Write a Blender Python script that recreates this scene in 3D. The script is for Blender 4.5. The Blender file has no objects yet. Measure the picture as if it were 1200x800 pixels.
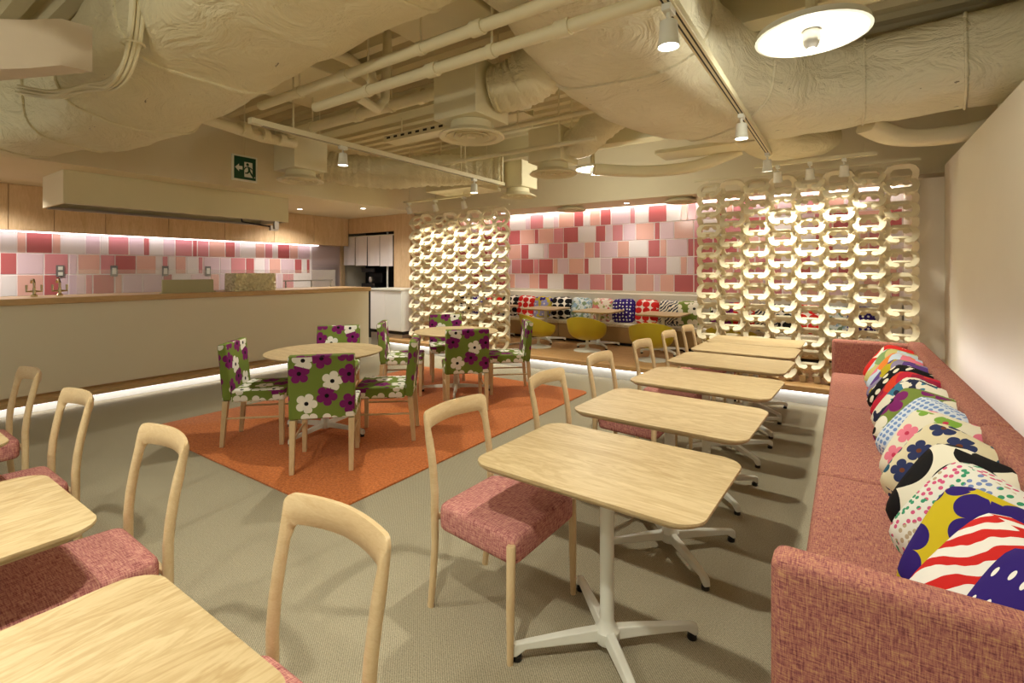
import bpy, math, random
from mathutils import Vector, Matrix, noise

random.seed(7)
PI = math.pi
scn = bpy.context.scene
col = scn.collection

# ------------------------------------------------------------------ camera
FPX, HCAM, CXP, CYP = 574.0, 1.45, 600.0, 317.5
YAW = math.atan(392.0 / FPX)
cam = bpy.data.cameras.new('camera')
cam.sensor_width = 36.0
cam.lens = 36.0 * FPX / 1200.0
cam.shift_y = -(400.0 - CYP) / 1200.0
cam.clip_start = 0.05
cam_o = bpy.data.objects.new('camera', cam)
cam_o.location = (0, 0, HCAM)
cam_o.rotation_euler = (PI / 2, 0, YAW)
col.objects.link(cam_o)
scn.camera = cam_o

# ------------------------------------------------------------------ world, exposure
w = bpy.data.worlds.new('world')
scn.world = w
w.use_nodes = True
w.node_tree.nodes['Background'].inputs[0].default_value = (1.0, 0.97, 0.86, 1)
w.node_tree.nodes['Background'].inputs[1].default_value = 0.34
scn.view_settings.view_transform = 'Standard'
scn.view_settings.look = 'None'
scn.view_settings.gamma = 1.0
scn.view_settings.use_curve_mapping = False
scn.view_settings.exposure = 0.0
scn.cycles.use_denoising = True
scn.cycles.max_bounces = 7
scn.cycles.diffuse_bounces = 5
scn.cycles.glossy_bounces = 3
scn.cycles.caustics_reflective = False
scn.cycles.caustics_refractive = False

SPOT_W = 96.0        # track spotlights
GLOW_W = 36.0        # soft light thrown round by each lamp head
LED = 6.5            # led strips
WARM = (1.0, 0.975, 0.83)


# ------------------------------------------------------------------ helpers
def lin(r, g, b):
    def f(c):
        c /= 255.0
        return c / 12.92 if c <= 0.04045 else ((c + 0.055) / 1.055) ** 2.4
    return (f(r), f(g), f(b), 1.0)


class MB:
    """collects simple shapes, builds one mesh object"""
    def __init__(s):
        s.v = []
        s.f = []

    def add(s, vs, fs, M=None):
        o = len(s.v)
        for p in vs:
            p = Vector(p)
            s.v.append(M @ p if M else p)
        for f in fs:
            s.f.append([i + o for i in f])
        return s

    def box(s, x0, x1, y0, y1, z0, z1, M=None):
        vs = [(x0, y0, z0), (x1, y0, z0), (x1, y1, z0), (x0, y1, z0), (x0, y0, z1), (x1, y0, z1), (x1, y1, z1), (x0, y1, z1)]
        return s.add(vs, [(3, 2, 1, 0), (4, 5, 6, 7), (0, 1, 5, 4), (1, 2, 6, 5), (2, 3, 7, 6), (3, 0, 4, 7)], M)

    def loft(s, rings, cap=True, M=None):
        n = len(rings[0])
        vs = [p for r in rings for p in r]
        fs = []
        for i in range(len(rings) - 1):
            for j in range(n):
                a = i * n + j
                b = i * n + (j + 1) % n
                fs.append((a, b, b + n, a + n))
        if cap:
            fs.append(tuple(range(n - 1, -1, -1)))
            fs.append(tuple(range((len(rings) - 1) * n, len(rings) * n)))
        return s.add(vs, fs, M)

    def tube(s, pts, r, n=10, M=None, cap=True):
        pts = [Vector(p) for p in pts]
        rs = r if isinstance(r, (list, tuple)) else [r] * len(pts)
        rings = []
        prev = None
        for i, p in enumerate(pts):
            t = (pts[min(i + 1, len(pts) - 1)] - pts[max(i - 1, 0)]).normalized()
            if prev is None:
                a = Vector((0, 0, 1)) if abs(t.z) < 0.9 else Vector((1, 0, 0))
                u = t.cross(a).normalized()
            else:
                u = (prev - t * prev.dot(t)).normalized()
            prev = u
            q = t.cross(u)
            rings.append([p + (u * math.cos(2 * PI * k / n) + q * math.sin(2 * PI * k / n)) * rs[i] for k in range(n)])
        return s.loft(rings, cap, M)

    def lathe(s, prof, n=24, M=None):
        rings = [[(max(r, 1e-4) * math.cos(2 * PI * k / n), max(r, 1e-4) * math.sin(2 * PI * k / n), z) for k in range(n)] for r, z in prof]
        return s.loft(rings, True, M)

    def prism(s, out, z0, z1, M=None):
        return s.loft([[(x, y, z0) for x, y in out], [(x, y, z1) for x, y in out]], True, M)

    def build(s, name, mat, parent=None, loc=None, rot=None, bevel=0, seg=2, smooth=35):
        me = bpy.data.meshes.new(name)
        me.from_pydata([tuple(p) for p in s.v], [], s.f)
        me.update()
        uv = me.uv_layers.new(name='uv')
        dat = uv.data
        vs = me.vertices
        for p in me.polygons:
            nx, ny, nz = (abs(c) for c in p.normal)
            for li in p.loop_indices:
                c = vs[me.loops[li].vertex_index].co
                dat[li].uv = (c.x, c.y) if nz >= nx and nz >= ny else ((c.y, c.z) if nx >= ny else (c.x, c.z))
        if smooth:
            me.shade_smooth()
            me.set_sharp_from_angle(angle=math.radians(smooth))
        me.materials.append(mat)
        o = bpy.data.objects.new(name, me)
        col.objects.link(o)
        if parent is not None:
            o.parent = parent
        if loc is not None:
            o.location = loc
        if rot is not None:
            o.rotation_euler = rot if isinstance(rot, (tuple, list)) else (0, 0, rot)
        if bevel:
            m = o.modifiers.new('bevel', 'BEVEL')
            m.width = bevel
            m.segments = seg
            m.limit_method = 'ANGLE'
            m.angle_limit = math.radians(40)
        return o


def tag(o, label, cat, group=None):
    o['label'] = label
    o['category'] = cat
    if group:
        o['group'] = group
    return o


def struct(o, label=None, cat='wall'):
    o['kind'] = 'structure'
    if label:
        o['label'] = label
        o['category'] = cat
    return o


def thing(name, label, cat, loc=(0, 0, 0), rz=0, group=None):
    o = bpy.data.objects.new(name, None)
    o.empty_display_size = 0.1
    col.objects.link(o)
    o.location = loc
    o.rotation_euler = (0, 0, rz)
    return tag(o, label, cat, group)


def copy_tree(o, parent=None, loc=None, rz=None, label=None):
    c = o.copy()
    col.objects.link(c)
    if parent is not None:
        c.parent = parent
    if loc is not None:
        c.location = loc
    if rz is not None:
        c.rotation_euler = (0, 0, rz)
    if label:
        c['label'] = label
    for ch in list(o.children):
        copy_tree(ch, c)
    return c


def face_dir(dx, dy):
    return math.atan2(-dx, dy)


def rrect(w, d, r, n=5, bow=0.0):
    """rounded rectangle outline, ccw, optionally bowed edges"""
    pts = []
    for cx, cy, a0 in ((w / 2 - r, -d / 2 + r, -PI / 2), (w / 2 - r, d / 2 - r, 0), (-w / 2 + r, d / 2 - r, PI / 2), (-w / 2 + r, -d / 2 + r, PI)):
        for k in range(n + 1):
            a = a0 + PI / 2 * k / n
            pts.append((cx + r * math.cos(a), cy + r * math.sin(a)))
    if bow:
        pts = [(x * (1 + bow * (1 - (2 * y / d) ** 2) * 2 / w), y * (1 + bow * (1 - (2 * x / w) ** 2) * 2 / d)) for x, y in pts]
    return pts


# ------------------------------------------------------------------ materials
class NT:
    def __init__(s, name):
        s.m = bpy.data.materials.new(name)
        s.m.use_nodes = True
        s.t = s.m.node_tree
        s.b = s.t.nodes['Principled BSDF']

    def n(s, typ, props=None, **inp):
        nd = s.t.nodes.new(typ)
        for k, v in (props or {}).items():
            setattr(nd, k, v)
        for k, v in inp.items():
            key = int(k[1:]) if k[0] == 'i' and k[1:].isdigit() else k.replace('_', ' ')
            s.put(nd.inputs[key], v)
        return nd

    def put(s, sock, v):
        if isinstance(v, bpy.types.NodeSocket):
            s.t.links.new(v, sock)
        else:
            sock.default_value = v

    def math(s, op, a, b=0.0, c=None):
        nd = s.n('ShaderNodeMath', {'operation': op}, i0=a, i1=b)
        if c is not None:
            s.put(nd.inputs[2], c)
        return nd.outputs[0]

    def vmath(s, op, a, b=(0, 0, 0)):
        nd = s.n('ShaderNodeVectorMath', {'operation': op}, i0=a, i1=b)
        return nd.outputs[1] if op == 'LENGTH' else nd.outputs[0]

    def mix(s, fac, a, b):
        nd = s.n('ShaderNodeMix', {'data_type': 'RGBA'})
        s.put(nd.inputs[0], fac)
        s.put(nd.inputs[6], a)
        s.put(nd.inputs[7], b)
        return nd.outputs[2]

    def coords(s, which='Object', scale=(1, 1, 1), rnd=False, rot=(0, 0, 0)):
        v = s.n('ShaderNodeTexCoord').outputs[which]
        if rnd:
            oi = s.n('ShaderNodeObjectInfo').outputs['Random']
            off = s.n('ShaderNodeCombineXYZ', None, X=s.math('MULTIPLY', oi, 31.7), Y=s.math('MULTIPLY', oi, 17.3), Z=s.math('MULTIPLY', oi, 7.9)).outputs[0]
            v = s.vmath('ADD', v, off)
        return s.n('ShaderNodeMapping', None, Vector=v, Scale=scale, Rotation=rot).outputs[0]

    def noise(s, vec, scale, detail=3, rough=0.5, out='Fac', dist=0.0):
        return s.n('ShaderNodeTexNoise', None, Vector=vec, Scale=scale, Detail=detail, Roughness=rough, Distortion=dist).outputs[out]

    def ramp(s, fac, stops, interp='LINEAR'):
        nd = s.n('ShaderNodeValToRGB', None, Fac=fac)
        e = nd.color_ramp.elements
        nd.color_ramp.interpolation = interp
        e[0].position, e[0].color = stops[0]
        e[1].position, e[1].color = stops[-1]
        for p, c in stops[1:-1]:
            x = e.new(p)
            x.color = c
        return nd.outputs[0]

    def bump(s, h, strength=0.3, dist=0.01):
        nd = s.n('ShaderNodeBump', None, Height=h, Strength=strength, Distance=dist)
        s.put(s.b.inputs['Normal'], nd.outputs[0])

    def done(s, color, rough=0.5, metal=0.0, spec=0.5, **kw):
        s.put(s.b.inputs['Base Color'], color)
        s.put(s.b.inputs['Roughness'], rough)
        s.put(s.b.inputs['Metallic'], metal)
        s.put(s.b.inputs['Specular IOR Level'], spec)
        for k, v in kw.items():
            s.put(s.b.inputs[k.replace('_', ' ')], v)
        return s.m


def sc(c, k):
    return (c[0] * k, c[1] * k, c[2] * k, 1.0)


def plain(name, c, rough=0.5, metal=0.0, var=0.06, scale=6.0, spec=0.5):
    t = NT(name)
    nz = t.noise(t.coords(rnd=True), scale, 4)
    return t.done(t.mix(nz, sc(c, 1 - var), sc(c, 1 + var)), rough, metal, spec)


def plaster(name, c, var=0.05, bump=0.08):
    t = NT(name)
    v = t.coords()
    nz = t.noise(v, 1.3, 5, 0.6)
    t.bump(t.noise(v, 55, 4), bump, 0.01)
    return t.done(t.mix(nz, sc(c, 1 - var), sc(c, 1 + var)), 0.75, 0, 0.25)


def duct_cloth(name, c):
    t = NT(name)
    v = t.coords()
    big = t.noise(v, 1.7, 6, 0.62)
    wr = t.noise(t.coords(scale=(1, 1, 1.6)), 2.3, 5, 0.6, dist=1.3)
    h = t.math('ADD', t.math('MULTIPLY', t.math('ABSOLUTE', t.math('SUBTRACT', wr, 0.5)), 3.0), t.math('MULTIPLY', t.noise(v, 22, 3), 0.12))
    t.bump(h, 0.55, 0.05)
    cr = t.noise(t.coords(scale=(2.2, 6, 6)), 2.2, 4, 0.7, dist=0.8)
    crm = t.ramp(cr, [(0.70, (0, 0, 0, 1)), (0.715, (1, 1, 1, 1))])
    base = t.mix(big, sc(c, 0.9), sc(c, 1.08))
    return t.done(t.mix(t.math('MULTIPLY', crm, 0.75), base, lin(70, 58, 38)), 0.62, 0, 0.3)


def oak(name, c1, c2, stretch=(1, 9, 9), scale=3.0, rough=0.42, which='Object', ring=0.04):
    t = NT(name)
    v = t.coords(which, stretch, rnd=True)
    a = t.noise(v, scale, 6, 0.6, dist=0.6)
    b = t.noise(t.coords(which, tuple(q * 3 for q in stretch), rnd=True), scale * 2.6, 3, 0.6)
    rings = t.math('SINE', t.math('MULTIPLY', a, 46.0))
    f = t.math('ADD', t.math('ADD', t.math('MULTIPLY', a, 0.5), t.math('MULTIPLY', b, 0.35)), t.math('MULTIPLY', rings, ring))
    t.bump(b, 0.05, 0.004)
    return t.done(t.ramp(f, [(0.25, c2), (0.62, c1)]), rough, 0, 0.4)


M = {}
M['ceil'] = plaster('cream_paint', lin(216, 208, 172))
M['slab'] = plaster('cream_deck_paint', lin(208, 197, 162), 0.08, 0.2)
M['dark_slab'] = plaster('old_concrete', lin(120, 100, 66), 0.2, 0.4)
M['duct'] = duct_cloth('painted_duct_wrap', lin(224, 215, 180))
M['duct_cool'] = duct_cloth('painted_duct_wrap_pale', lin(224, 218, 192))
M['pipe'] = plain('painted_pipe', lin(220, 211, 176), 0.5)
M['soffit'] = plaster('soffit_paint', lin(224, 214, 184))
M['wall'] = plaster('wall_paint', lin(228, 221, 204))
M['counter'] = plaster('counter_panel_paint', lin(224, 216, 192), 0.03, 0.04)
M['white'] = plain('white_powder_coat', lin(226, 226, 214), 0.35)
M['whitegloss'] = plain('white_gloss_door', lin(235, 235, 230), 0.2, var=0.02)
M['black'] = plain('black_plastic', lin(22, 21, 20), 0.4)
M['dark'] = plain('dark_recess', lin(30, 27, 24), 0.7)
M['steel'] = plain('brushed_steel', lin(190, 186, 180), 0.28, 0.9, 0.1, 20)
M['steel_dull'] = plain('dull_steel_panel', lin(205, 190, 192), 0.35, 0.6, 0.08, 2)
M['plate'] = plain('grey_socket_plate', lin(112, 110, 108), 0.4)
M['brass'] = plain('polished_tap_metal', lin(205, 190, 150), 0.2, 1.0)
M['oak_top'] = oak('oak_veneer_top', lin(206, 184, 142), lin(176, 149, 106), (1.3, 8, 8), 1.5, ring=0.09)
M['oak_top_y'] = oak('oak_veneer_top_lengthwise', lin(206, 184, 142), lin(176, 149, 106), (8, 1.3, 8), 1.5, ring=0.09)
M['oak_leg'] = oak('pale_oak_frame', lin(220, 196, 154), lin(200, 170, 126), (8, 8, 1.2), 3.0)
M['oak_rail'] = oak('pale_oak_rail', lin(220, 196, 154), lin(202, 172, 128), (1.4, 8, 8), 3.5)
M['oak_panel'] = oak('oak_wall_panel', lin(222, 194, 154), lin(196, 164, 122), (7, 7, 1.0), 1.6, 0.5)
M['oak_edge'] = oak('oak_worktop', lin(208, 174, 124), lin(178, 142, 94), (8, 1, 8), 1.6, 0.4)
M['plank'] = oak('platform_plank', lin(200, 160, 108), lin(160, 118, 72), (1.0, 9, 9), 2.0, 0.4)
M['plank_y'] = oak('platform_edge_plank', lin(208, 170, 118), lin(176, 135, 86), (1.0, 9, 9), 2.0, 0.4)
M['link'] = plain('pale_pressed_link', lin(226, 214, 182), 0.5, 0, 0.05, 12)

t = NT('grey_woven_carpet')
v = t.coords()
wv = t.n('ShaderNodeTexWave', {'wave_type': 'BANDS', 'bands_direction': 'DIAGONAL'}, Vector=v, Scale=55.0, Distortion=1.0, Detail=2.0, Detail_Scale=4.0).outputs['Fac']
fine = t.noise(v, 170, 2, 0.7)
big = t.noise(v, 0.7, 3)
f = t.math('ADD', t.math('MULTIPLY', wv, 0.22), t.math('MULTIPLY', fine, 0.75))
t.bump(f, 0.5, 0.006)
c = t.ramp(f, [(0.25, lin(120, 111, 90)), (0.72, lin(194, 184, 158))])
M['carpet'] = t.done(t.mix(t.math('MULTIPLY', big, 0.25), c, lin(150, 142, 122)), 0.95, 0, 0.1)

t = NT('orange_pile_rug')
v = t.coords()
nz = t.noise(v, 60, 3, 0.75)
pt = t.noise(v, 1.1, 3)
t.bump(nz, 0.8, 0.012)
c = t.ramp(nz, [(0.28, lin(158, 78, 32)), (0.72, lin(226, 138, 74))])
M['rug'] = t.done(t.mix(t.math('MULTIPLY', pt, 0.3), c, lin(200, 104, 52)), 0.95, 0, 0.1, Sheen_Weight=0.15)


def tweed(name, c1, c2, c3, s=1.0):
    t = NT(name)
    a = t.noise(t.coords('UV', (20 * s, 190 * s, 1)), 1.0, 3, 0.7)
    b = t.noise(t.coords('UV', (190 * s, 20 * s, 1)), 1.0, 3, 0.7)
    f = t.math('ADD', t.math('MULTIPLY', a, 0.5), t.math('MULTIPLY', b, 0.5))
    t.bump(f, 0.45, 0.004)
    return t.done(t.ramp(f, [(0.39, c1), (0.5, c2), (0.62, c3)]), 0.9, 0, 0.15)


M['tweed'] = tweed('dusty_pink_tweed', lin(112, 62, 66), lin(170, 108, 100), lin(200, 154, 110), 1.5)
M['tweed2'] = tweed('dusty_pink_chair_weave', lin(132, 70, 74), lin(190, 126, 120), lin(216, 168, 146), 1.3)


def tilemat(name, c):
    t = NT(name)
    v = t.coords(rnd=True)
    return t.done(t.mix(t.noise(v, 2.0, 3), sc(c, 0.94), sc(c, 1.06)), 0.22, 0, 0.5)


TC = {'D': tilemat('rose_red_tile', lin(186, 98, 100)), 'M': tilemat('mid_pink_tile', lin(208, 136, 142)), 'O': tilemat('peach_tile', lin(222, 172, 158)),
      'L': tilemat('lilac_pink_tile', lin(220, 194, 202)), 'W': tilemat('pale_grey_pink_tile', lin(228, 220, 218))}
M['grout'] = plaster('white_grout', lin(236, 226, 224))


def emit(name, c, s):
    m = bpy.data.materials.new(name)
    m.use_nodes = True
    nt = m.node_tree
    nt.nodes.remove(nt.nodes['Principled BSDF'])
    e = nt.nodes.new('ShaderNodeEmission')
    e.inputs[0].default_value = (*c[:3], 1)
    e.inputs[1].default_value = s
    nt.links.new(e.outputs[0], nt.nodes['Material Output'].inputs[0])
    return m


M['led'] = emit('cool_white_led', (0.97, 0.95, 1.0), LED)
M['led_pink'] = emit('cabinet_led', (1.0, 0.93, 0.97), 6.5)
M['led_cove'] = emit('cove_led', (1.0, 0.93, 0.97), 17.0)
M['lens'] = emit('lamp_lens', (1.0, 0.97, 0.88), 14.0)
M['glass'] = None
t = NT('counter_glass')
M['glass'] = t.done((0.92, 0.95, 0.94, 1), 0.03, 0, 0.5, Alpha=0.16)


# ---- printed fabrics (flat print)
def flowers(name, bg, c1, c2, eye, scale, R=0.47, share=0.45, seed=(0, 0, 0)):
    t = NT(name)
    p = t.n('ShaderNodeMapping', None, Vector=t.n('ShaderNodeTexCoord').outputs['UV'], Scale=(scale, scale, 1), Location=seed).outputs[0]
    vo = t.n('ShaderNodeTexVoronoi', {'voronoi_dimensions': '2D'}, Vector=p, Scale=1.0, Randomness=0.5)
    d = t.vmath('SUBTRACT', p, vo.outputs['Position'])
    x = t.n('ShaderNodeSeparateXYZ', None, Vector=d)
    rc = t.n('ShaderNodeSeparateColor', None, Color=vo.outputs['Color'])
    ang = t.math('ADD', t.math('ARCTAN2', x.outputs[1], x.outputs[0]), t.math('MULTIPLY', rc.outputs[1], 6.0))
    lobe = t.math('POWER', t.math('ABSOLUTE', t.math('COSINE', t.math('MULTIPLY', ang, 2.5))), 0.45)
    rad = t.math('MULTIPLY_ADD', lobe, R * 0.48, R * 0.52)
    r = t.vmath('LENGTH', d)
    inside = t.math('LESS_THAN', r, rad)
    cen = t.math('LESS_THAN', r, R * 0.2)
    pick = t.math('GREATER_THAN', rc.outputs[0], share)
    c = t.mix(inside, bg, t.mix(pick, c2, c1))
    c = t.mix(cen, c, eye)
    t.bump(t.noise(t.coords('UV'), 400, 2), 0.15, 0.002)
    return t.done(c, 0.85, 0, 0.2)


def dots(name, bg, cols, scale, R=0.3, rnd=0.3, stretch=(1, 1, 1), seed=(0, 0, 0)):
    t = NT(name)
    p = t.n('ShaderNodeMapping', None, Vector=t.n('ShaderNodeTexCoord').outputs['UV'], Scale=tuple(scale * q for q in stretch), Location=seed).outputs[0]
    vo = t.n('ShaderNodeTexVoronoi', {'voronoi_dimensions': '2D'}, Vector=p, Scale=1.0, Randomness=rnd)
    m = t.math('LESS_THAN', vo.outputs['Distance'], R)
    if len(cols) > 1:
        ck = t.noise(p, 3.2 / scale, 1)
        st = [(0.33 + 0.34 * i / (len(cols) - 1), cc) for i, cc in enumerate(cols)]
        dc = t.ramp(ck, st, 'CONSTANT')
    else:
        dc = cols[0]
    t.bump(t.noise(t.coords('UV'), 400, 2), 0.15, 0.002)
    return t.done(t.mix(m, bg, dc), 0.85, 0, 0.2)


def waves(name, bg, c, scale, dist, rot=0.0, th=0.5, seed=(0, 0, 0)):
    t = NT(name)
    p = t.n('ShaderNodeMapping', None, Vector=t.n('ShaderNodeTexCoord').outputs['UV'], Rotation=(0, 0, rot), Location=seed).outputs[0]
    wv = t.n('ShaderNodeTexWave', {'wave_type': 'BANDS', 'bands_direction': 'X'}, Vector=p, Scale=scale, Distortion=dist, Detail=2.0, Detail_Scale=1.4).outputs['Fac']
    return t.done(t.mix(t.math('GREATER_THAN', wv, th), bg, c), 0.85, 0, 0.2)


def blots(name, bg, cols, scale, lo=0.5, seed=(0, 0, 0)):
    t = NT(name)
    p = t.n('ShaderNodeMapping', None, Vector=t.n('ShaderNodeTexCoord').outputs['UV'], Location=seed).outputs[0]
    c = bg
    for i, cc in enumerate(cols):
        nz = t.noise(t.n('ShaderNodeMapping', None, Vector=p, Location=(3.1 * i, 1.7 * i, 0)).outputs[0], scale, 1.5, 0.5, dist=0.5)
        c = t.mix(t.math('GREATER_THAN', nz, lo + 0.03 * i), c, cc)
    return t.done(c, 0.85, 0, 0.2)


K = lin(20, 18, 20)
CR = lin(232, 226, 206)
GREEN, PURP, NAVY, RED, YEL = lin(116, 134, 58), lin(122, 30, 100), lin(48, 28, 112), lin(206, 40, 36), lin(206, 184, 34)
M['floral'] = flowers('green_floral_print', GREEN, lin(238, 234, 222), PURP, K, 6.3)

# ------------------------------------------------------------------ measured points -> room metres
_s, _c = math.sin(YAW), math.cos(YAW)


def on_z(px, py, z):
    d = FPX * (HCAM - z) / (py - CYP)
    r = (px - CXP) / FPX * d
    return (r * _c - d * _s, r * _s + d * _c, z)


def x_on_y(px, Y):
    k = (px - CXP) / FPX
    return Y / (k * _s + _c) * (k * _c - _s)


def y_on_x(px, X):
    k = (px - CXP) / FPX
    return X / (k * _c - _s) * (k * _s + _c)


# ------------------------------------------------------------------ room shell
YB, XK = 8.25, -9.4
struct(MB().box(-9.6, 1.45, -2.6, 8.4, -0.12, 0.0).build('floor', M['carpet']), 'grey beige woven carpet floor of the dining room', 'floor')
struct(MB().box(0.85, 0.97, -2.6, 6.8, 0, 2.56).box(0.97, 1.35, -2.6, 8.25, 2.44, 2.56).build('wall_right', M['wall']), 'plain cream wall behind the long pink sofa')
struct(MB().box(1.35, 1.45, -2.6, 8.4, 0, 3.62).build('wall_right_upper', M['ceil']), 'cream painted upper wall set back above the ledge')
struct(MB().box(0.62, 1.35, 6.8, 8.25, 0, 2.44).build('wall_return', M['wall']), 'narrow pale wall beside the right link screen')
wall_back = struct(MB().box(-9.6, 1.45, YB, YB + 0.15, 0, 3.62).build('wall_back', M['wall']), 'back wall clad in pink tiles above the bench')
wall_left = struct(MB().box(XK - 0.15, XK, -2.6, YB, 0, 3.62).build('wall_left', M['wall']), 'kitchen wall clad in pink tiles behind the counter')
struct(MB().box(XK, -6.9, -2.6, 8.25, 2.6, 3.6).build('ceiling_soffit_left', M['soffit']), 'lowered cream ceiling over the kitchen', 'ceiling')
struct(MB().box(-6.9, 1.35, 7.35, 8.12, 2.57, 3.6).box(-6.9, 1.35, 8.12, 8.25, 2.7, 3.6).build('ceiling_soffit_back', M['soffit']), 'lowered ceiling strip in front of the pink tiled back wall', 'ceiling')

# corrugated deck under the slab
m = MB()
y = -2.6
ring0, ring1 = [], []
prof = []
while y < 8.3:
    prof += [(y, 3.6), (y + 0.05, 3.6), (y + 0.09, 3.52), (y + 0.19, 3.52), (y + 0.23, 3.6)]
    y += 0.23
prof += [(8.4, 3.6), (8.4, 3.75), (-2.6, 3.75)]
m.loft([[(-9.6, a, b) for a, b in prof], [(1.45, a, b) for a, b in prof]])
struct(m.build('ceiling', M['slab'], smooth=0), 'cream painted corrugated deck ceiling high above the ducts', 'ceiling')


# ------------------------------------------------------------------ tiles
tile_cache = {}


def tile(parent, wdt, h, key, center, axis):
    k = (round(wdt, 2), round(h, 3), key, axis)
    if k not in tile_cache:
        a, b = k[0] / 2, k[1] / 2
        t_ = 0.007
        mb = MB()
        e = 0.003
        if axis == 'y':
            o1 = [(-a, 0, -b), (a, 0, -b), (a, 0, b), (-a, 0, b)]
            o2 = [(-a + e, -t_, -b + e), (a - e, -t_, -b + e), (a - e, -t_, b - e), (-a + e, -t_, b - e)]
        else:
            o1 = [(0, a, -b), (0, -a, -b), (0, -a, b), (0, a, b)][::-1]
            o2 = [(t_, a - e, -b + e), (t_, -a + e, -b + e), (t_, -a + e, b - e), (t_, a - e, b - e)][::-1]
        mb.loft([o1, o2])
        o = mb.build('tile', TC[key], parent, center, smooth=0)
        tile_cache[k] = o.data
        return o
    o = bpy.data.objects.new('tile', tile_cache[k])
    col.objects.link(o)
    o.parent = parent
    o.location = center
    return o


def run(parent, z, h, cells, axis, plane, lo, hi):
    """cells: list of (a, b, colour) in metres along the wall, extended to lo..hi"""
    cells = sorted(cells)
    rr = random.Random(int(z * 100))
    a = cells[0][0]
    while a > lo + 0.05:
        wd = rr.choice((0.1, 0.15, 0.22, 0.3, 0.36))
        b0 = max(lo, a - wd)
        cells.insert(0, (b0, a, rr.choice('DMOLWLOM')))
        a = b0
    b = cells[-1][1]
    while b < hi - 0.05:
        wd = rr.choice((0.1, 0.15, 0.22, 0.3, 0.36))
        e = min(hi, b + wd)
        cells.append((b, e, rr.choice('DMOLWLOM')))
        b = e
    for a, b, k in cells:
        if b - a > 0.03:
            ctr = ((a + b) / 2, plane, z) if axis == 'y' else (plane, (a + b) / 2, z)
            tile(parent, b - a - 0.016, h - 0.016, k, ctr, axis)


def parse(txt):
    out = []
    for tok in txt.split():
        a, b = tok[1:].split('-')
        out.append((float(a), float(b), tok[0]))
    return out


rows = ["W40-130 L130-158 M158-235 W235-293 L293-325 O325-415 D415-470 W470-507 O507-568 D568-632 L632-742 M742-772 W772-850 D850-957 W957-1040 O1040-1080 M1080-1130",
        "D30-100 O100-183 D183-207 O207-295 M295-352 D352-440 W440-540 D540-600 L600-637 M637-702 L702-775 O775-885 D885-918 L918-1000 O1000-1115",
        "O30-104 D104-150 W150-237 L237-264 M264-352 D352-378 L378-475 O475-533 M533-567 L567-670 O670-737 W737-848 D848-918 O918-957 L957-1080 D1080-1115",
        "L30-48 M48-103 D103-178 M178-208 D208-292 O292-320 L320-383 O383-473 D473-502 W502-568 L568-635 D635-737 M737-772 D772-843 M843-957 W957-1037 O1037-1077 L1077-1115",
        "O25-70 L70-152 O152-208 D208-262 W262-352 D352-440 L440-505 M505-597 O597-635 D635-702 W702-773 O773-883 L883-918 O918-1000 D1000-1115"]
TH = 0.294
MB().box(-7.15, 0.62, YB - 0.006, YB, 1.1, 1.1 + 5 * TH).build('grout_bed', M['grout'], wall_back)
for i, r in enumerate(rows):
    cells = [(x_on_y(590 + a / 5, YB), x_on_y(590 + b / 5, YB), k) for a, b, k in parse(r)]
    run(wall_back, 1.1 + TH * (4.5 - i), TH, cells, 'y', YB - 0.006, -7.14, 0.61)
krows = [("W0-118 O118-183 D183-367 O367-427 W427-598 L598-705 W705-758 M758-907 L907-1008 D1008-1050 W1050-1145", "L0-85 M85-202 D202-235 M235-312 O312-422 D422-487 L487-523 W523-622 O622-687 M687-738 W738-772 D772-853 O853-908 L908-990"),
         ("D0-118 L118-307 M307-482 L482-543 O543-705 M705-808 D808-955 O955-1098", "M0-38 W38-85 O85-160 W160-240 M240-273 L273-385 L385-457 M457-558 D558-617 W617-683 L683-715 O715-793 L793-885 D885-935 W935-965 D965-988"),
         ("W0-118 O118-307 D307-420 L420-480 L480-600 M600-650 D650-805 O805-860 L860-1003 L1003-1145", "D5-68 W68-190 L190-320 O320-383 L383-420 M420-457 L457-600 W600-740 M740-765 L765-805 M805-880 W880-990")]
KY1 = y_on_x(365, XK)
MB().box(XK, XK + 0.006, -2.5, KY1, 1.1, 2.0).build('grout_bed', M['grout'], wall_left)
for i, (a_, b_) in enumerate(krows):
    cells = [(y_on_x(a / 6, XK), y_on_x(b / 6, XK), k) for a, b, k in parse(a_)]
    end = cells[-1][1]
    for a, b, k in parse(b_):
        a, b = y_on_x(190 + a / 5.714, XK), y_on_x(190 + b / 5.714, XK)
        if b > end + 0.03:
            cells.append((max(a, end), b, k))
            end = b
    run(wall_left, 1.1 + 0.3 * (2.5 - i), 0.3, cells, 'x', XK + 0.006, -2.0, KY1)
MB().box(XK, XK + 0.012, KY1, 6.9, 1.1, 1.55).build('steel_panel', M['steel_dull'], wall_left)
MB().box(XK, XK + 0.012, KY1, 6.9, 1.556, 2.0).build('steel_panel', M['steel_dull'], wall_left)

# power sockets on the kitchen tiles
for i, px in enumerate((70, 133, 193, 243)):
    yy = y_on_x(px, XK)
    t_ = thing('power_socket', ['grey double socket plate nearest the taps on the kitchen tiles', 'grey socket plate second from the left on the kitchen tiles',
                                'grey socket plate left of the grey menu stand', 'grey socket plate behind the grey menu stand'][i], 'socket', (XK + 0.0182, yy, 1.45), 0)
    MB().box(0, 0.012, -0.045, 0.045, -0.085, 0.085).build('plate', M['plate'], t_)
    for dz in ((-0.04, 0.04) if i == 0 else (0.0,)):
        MB().box(0.012, 0.02, -0.025, 0.025, dz - (0.026 if i == 0 else 0.05), dz + (0.026 if i == 0 else 0.05)).build('insert', M['white'], t_)

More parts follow.
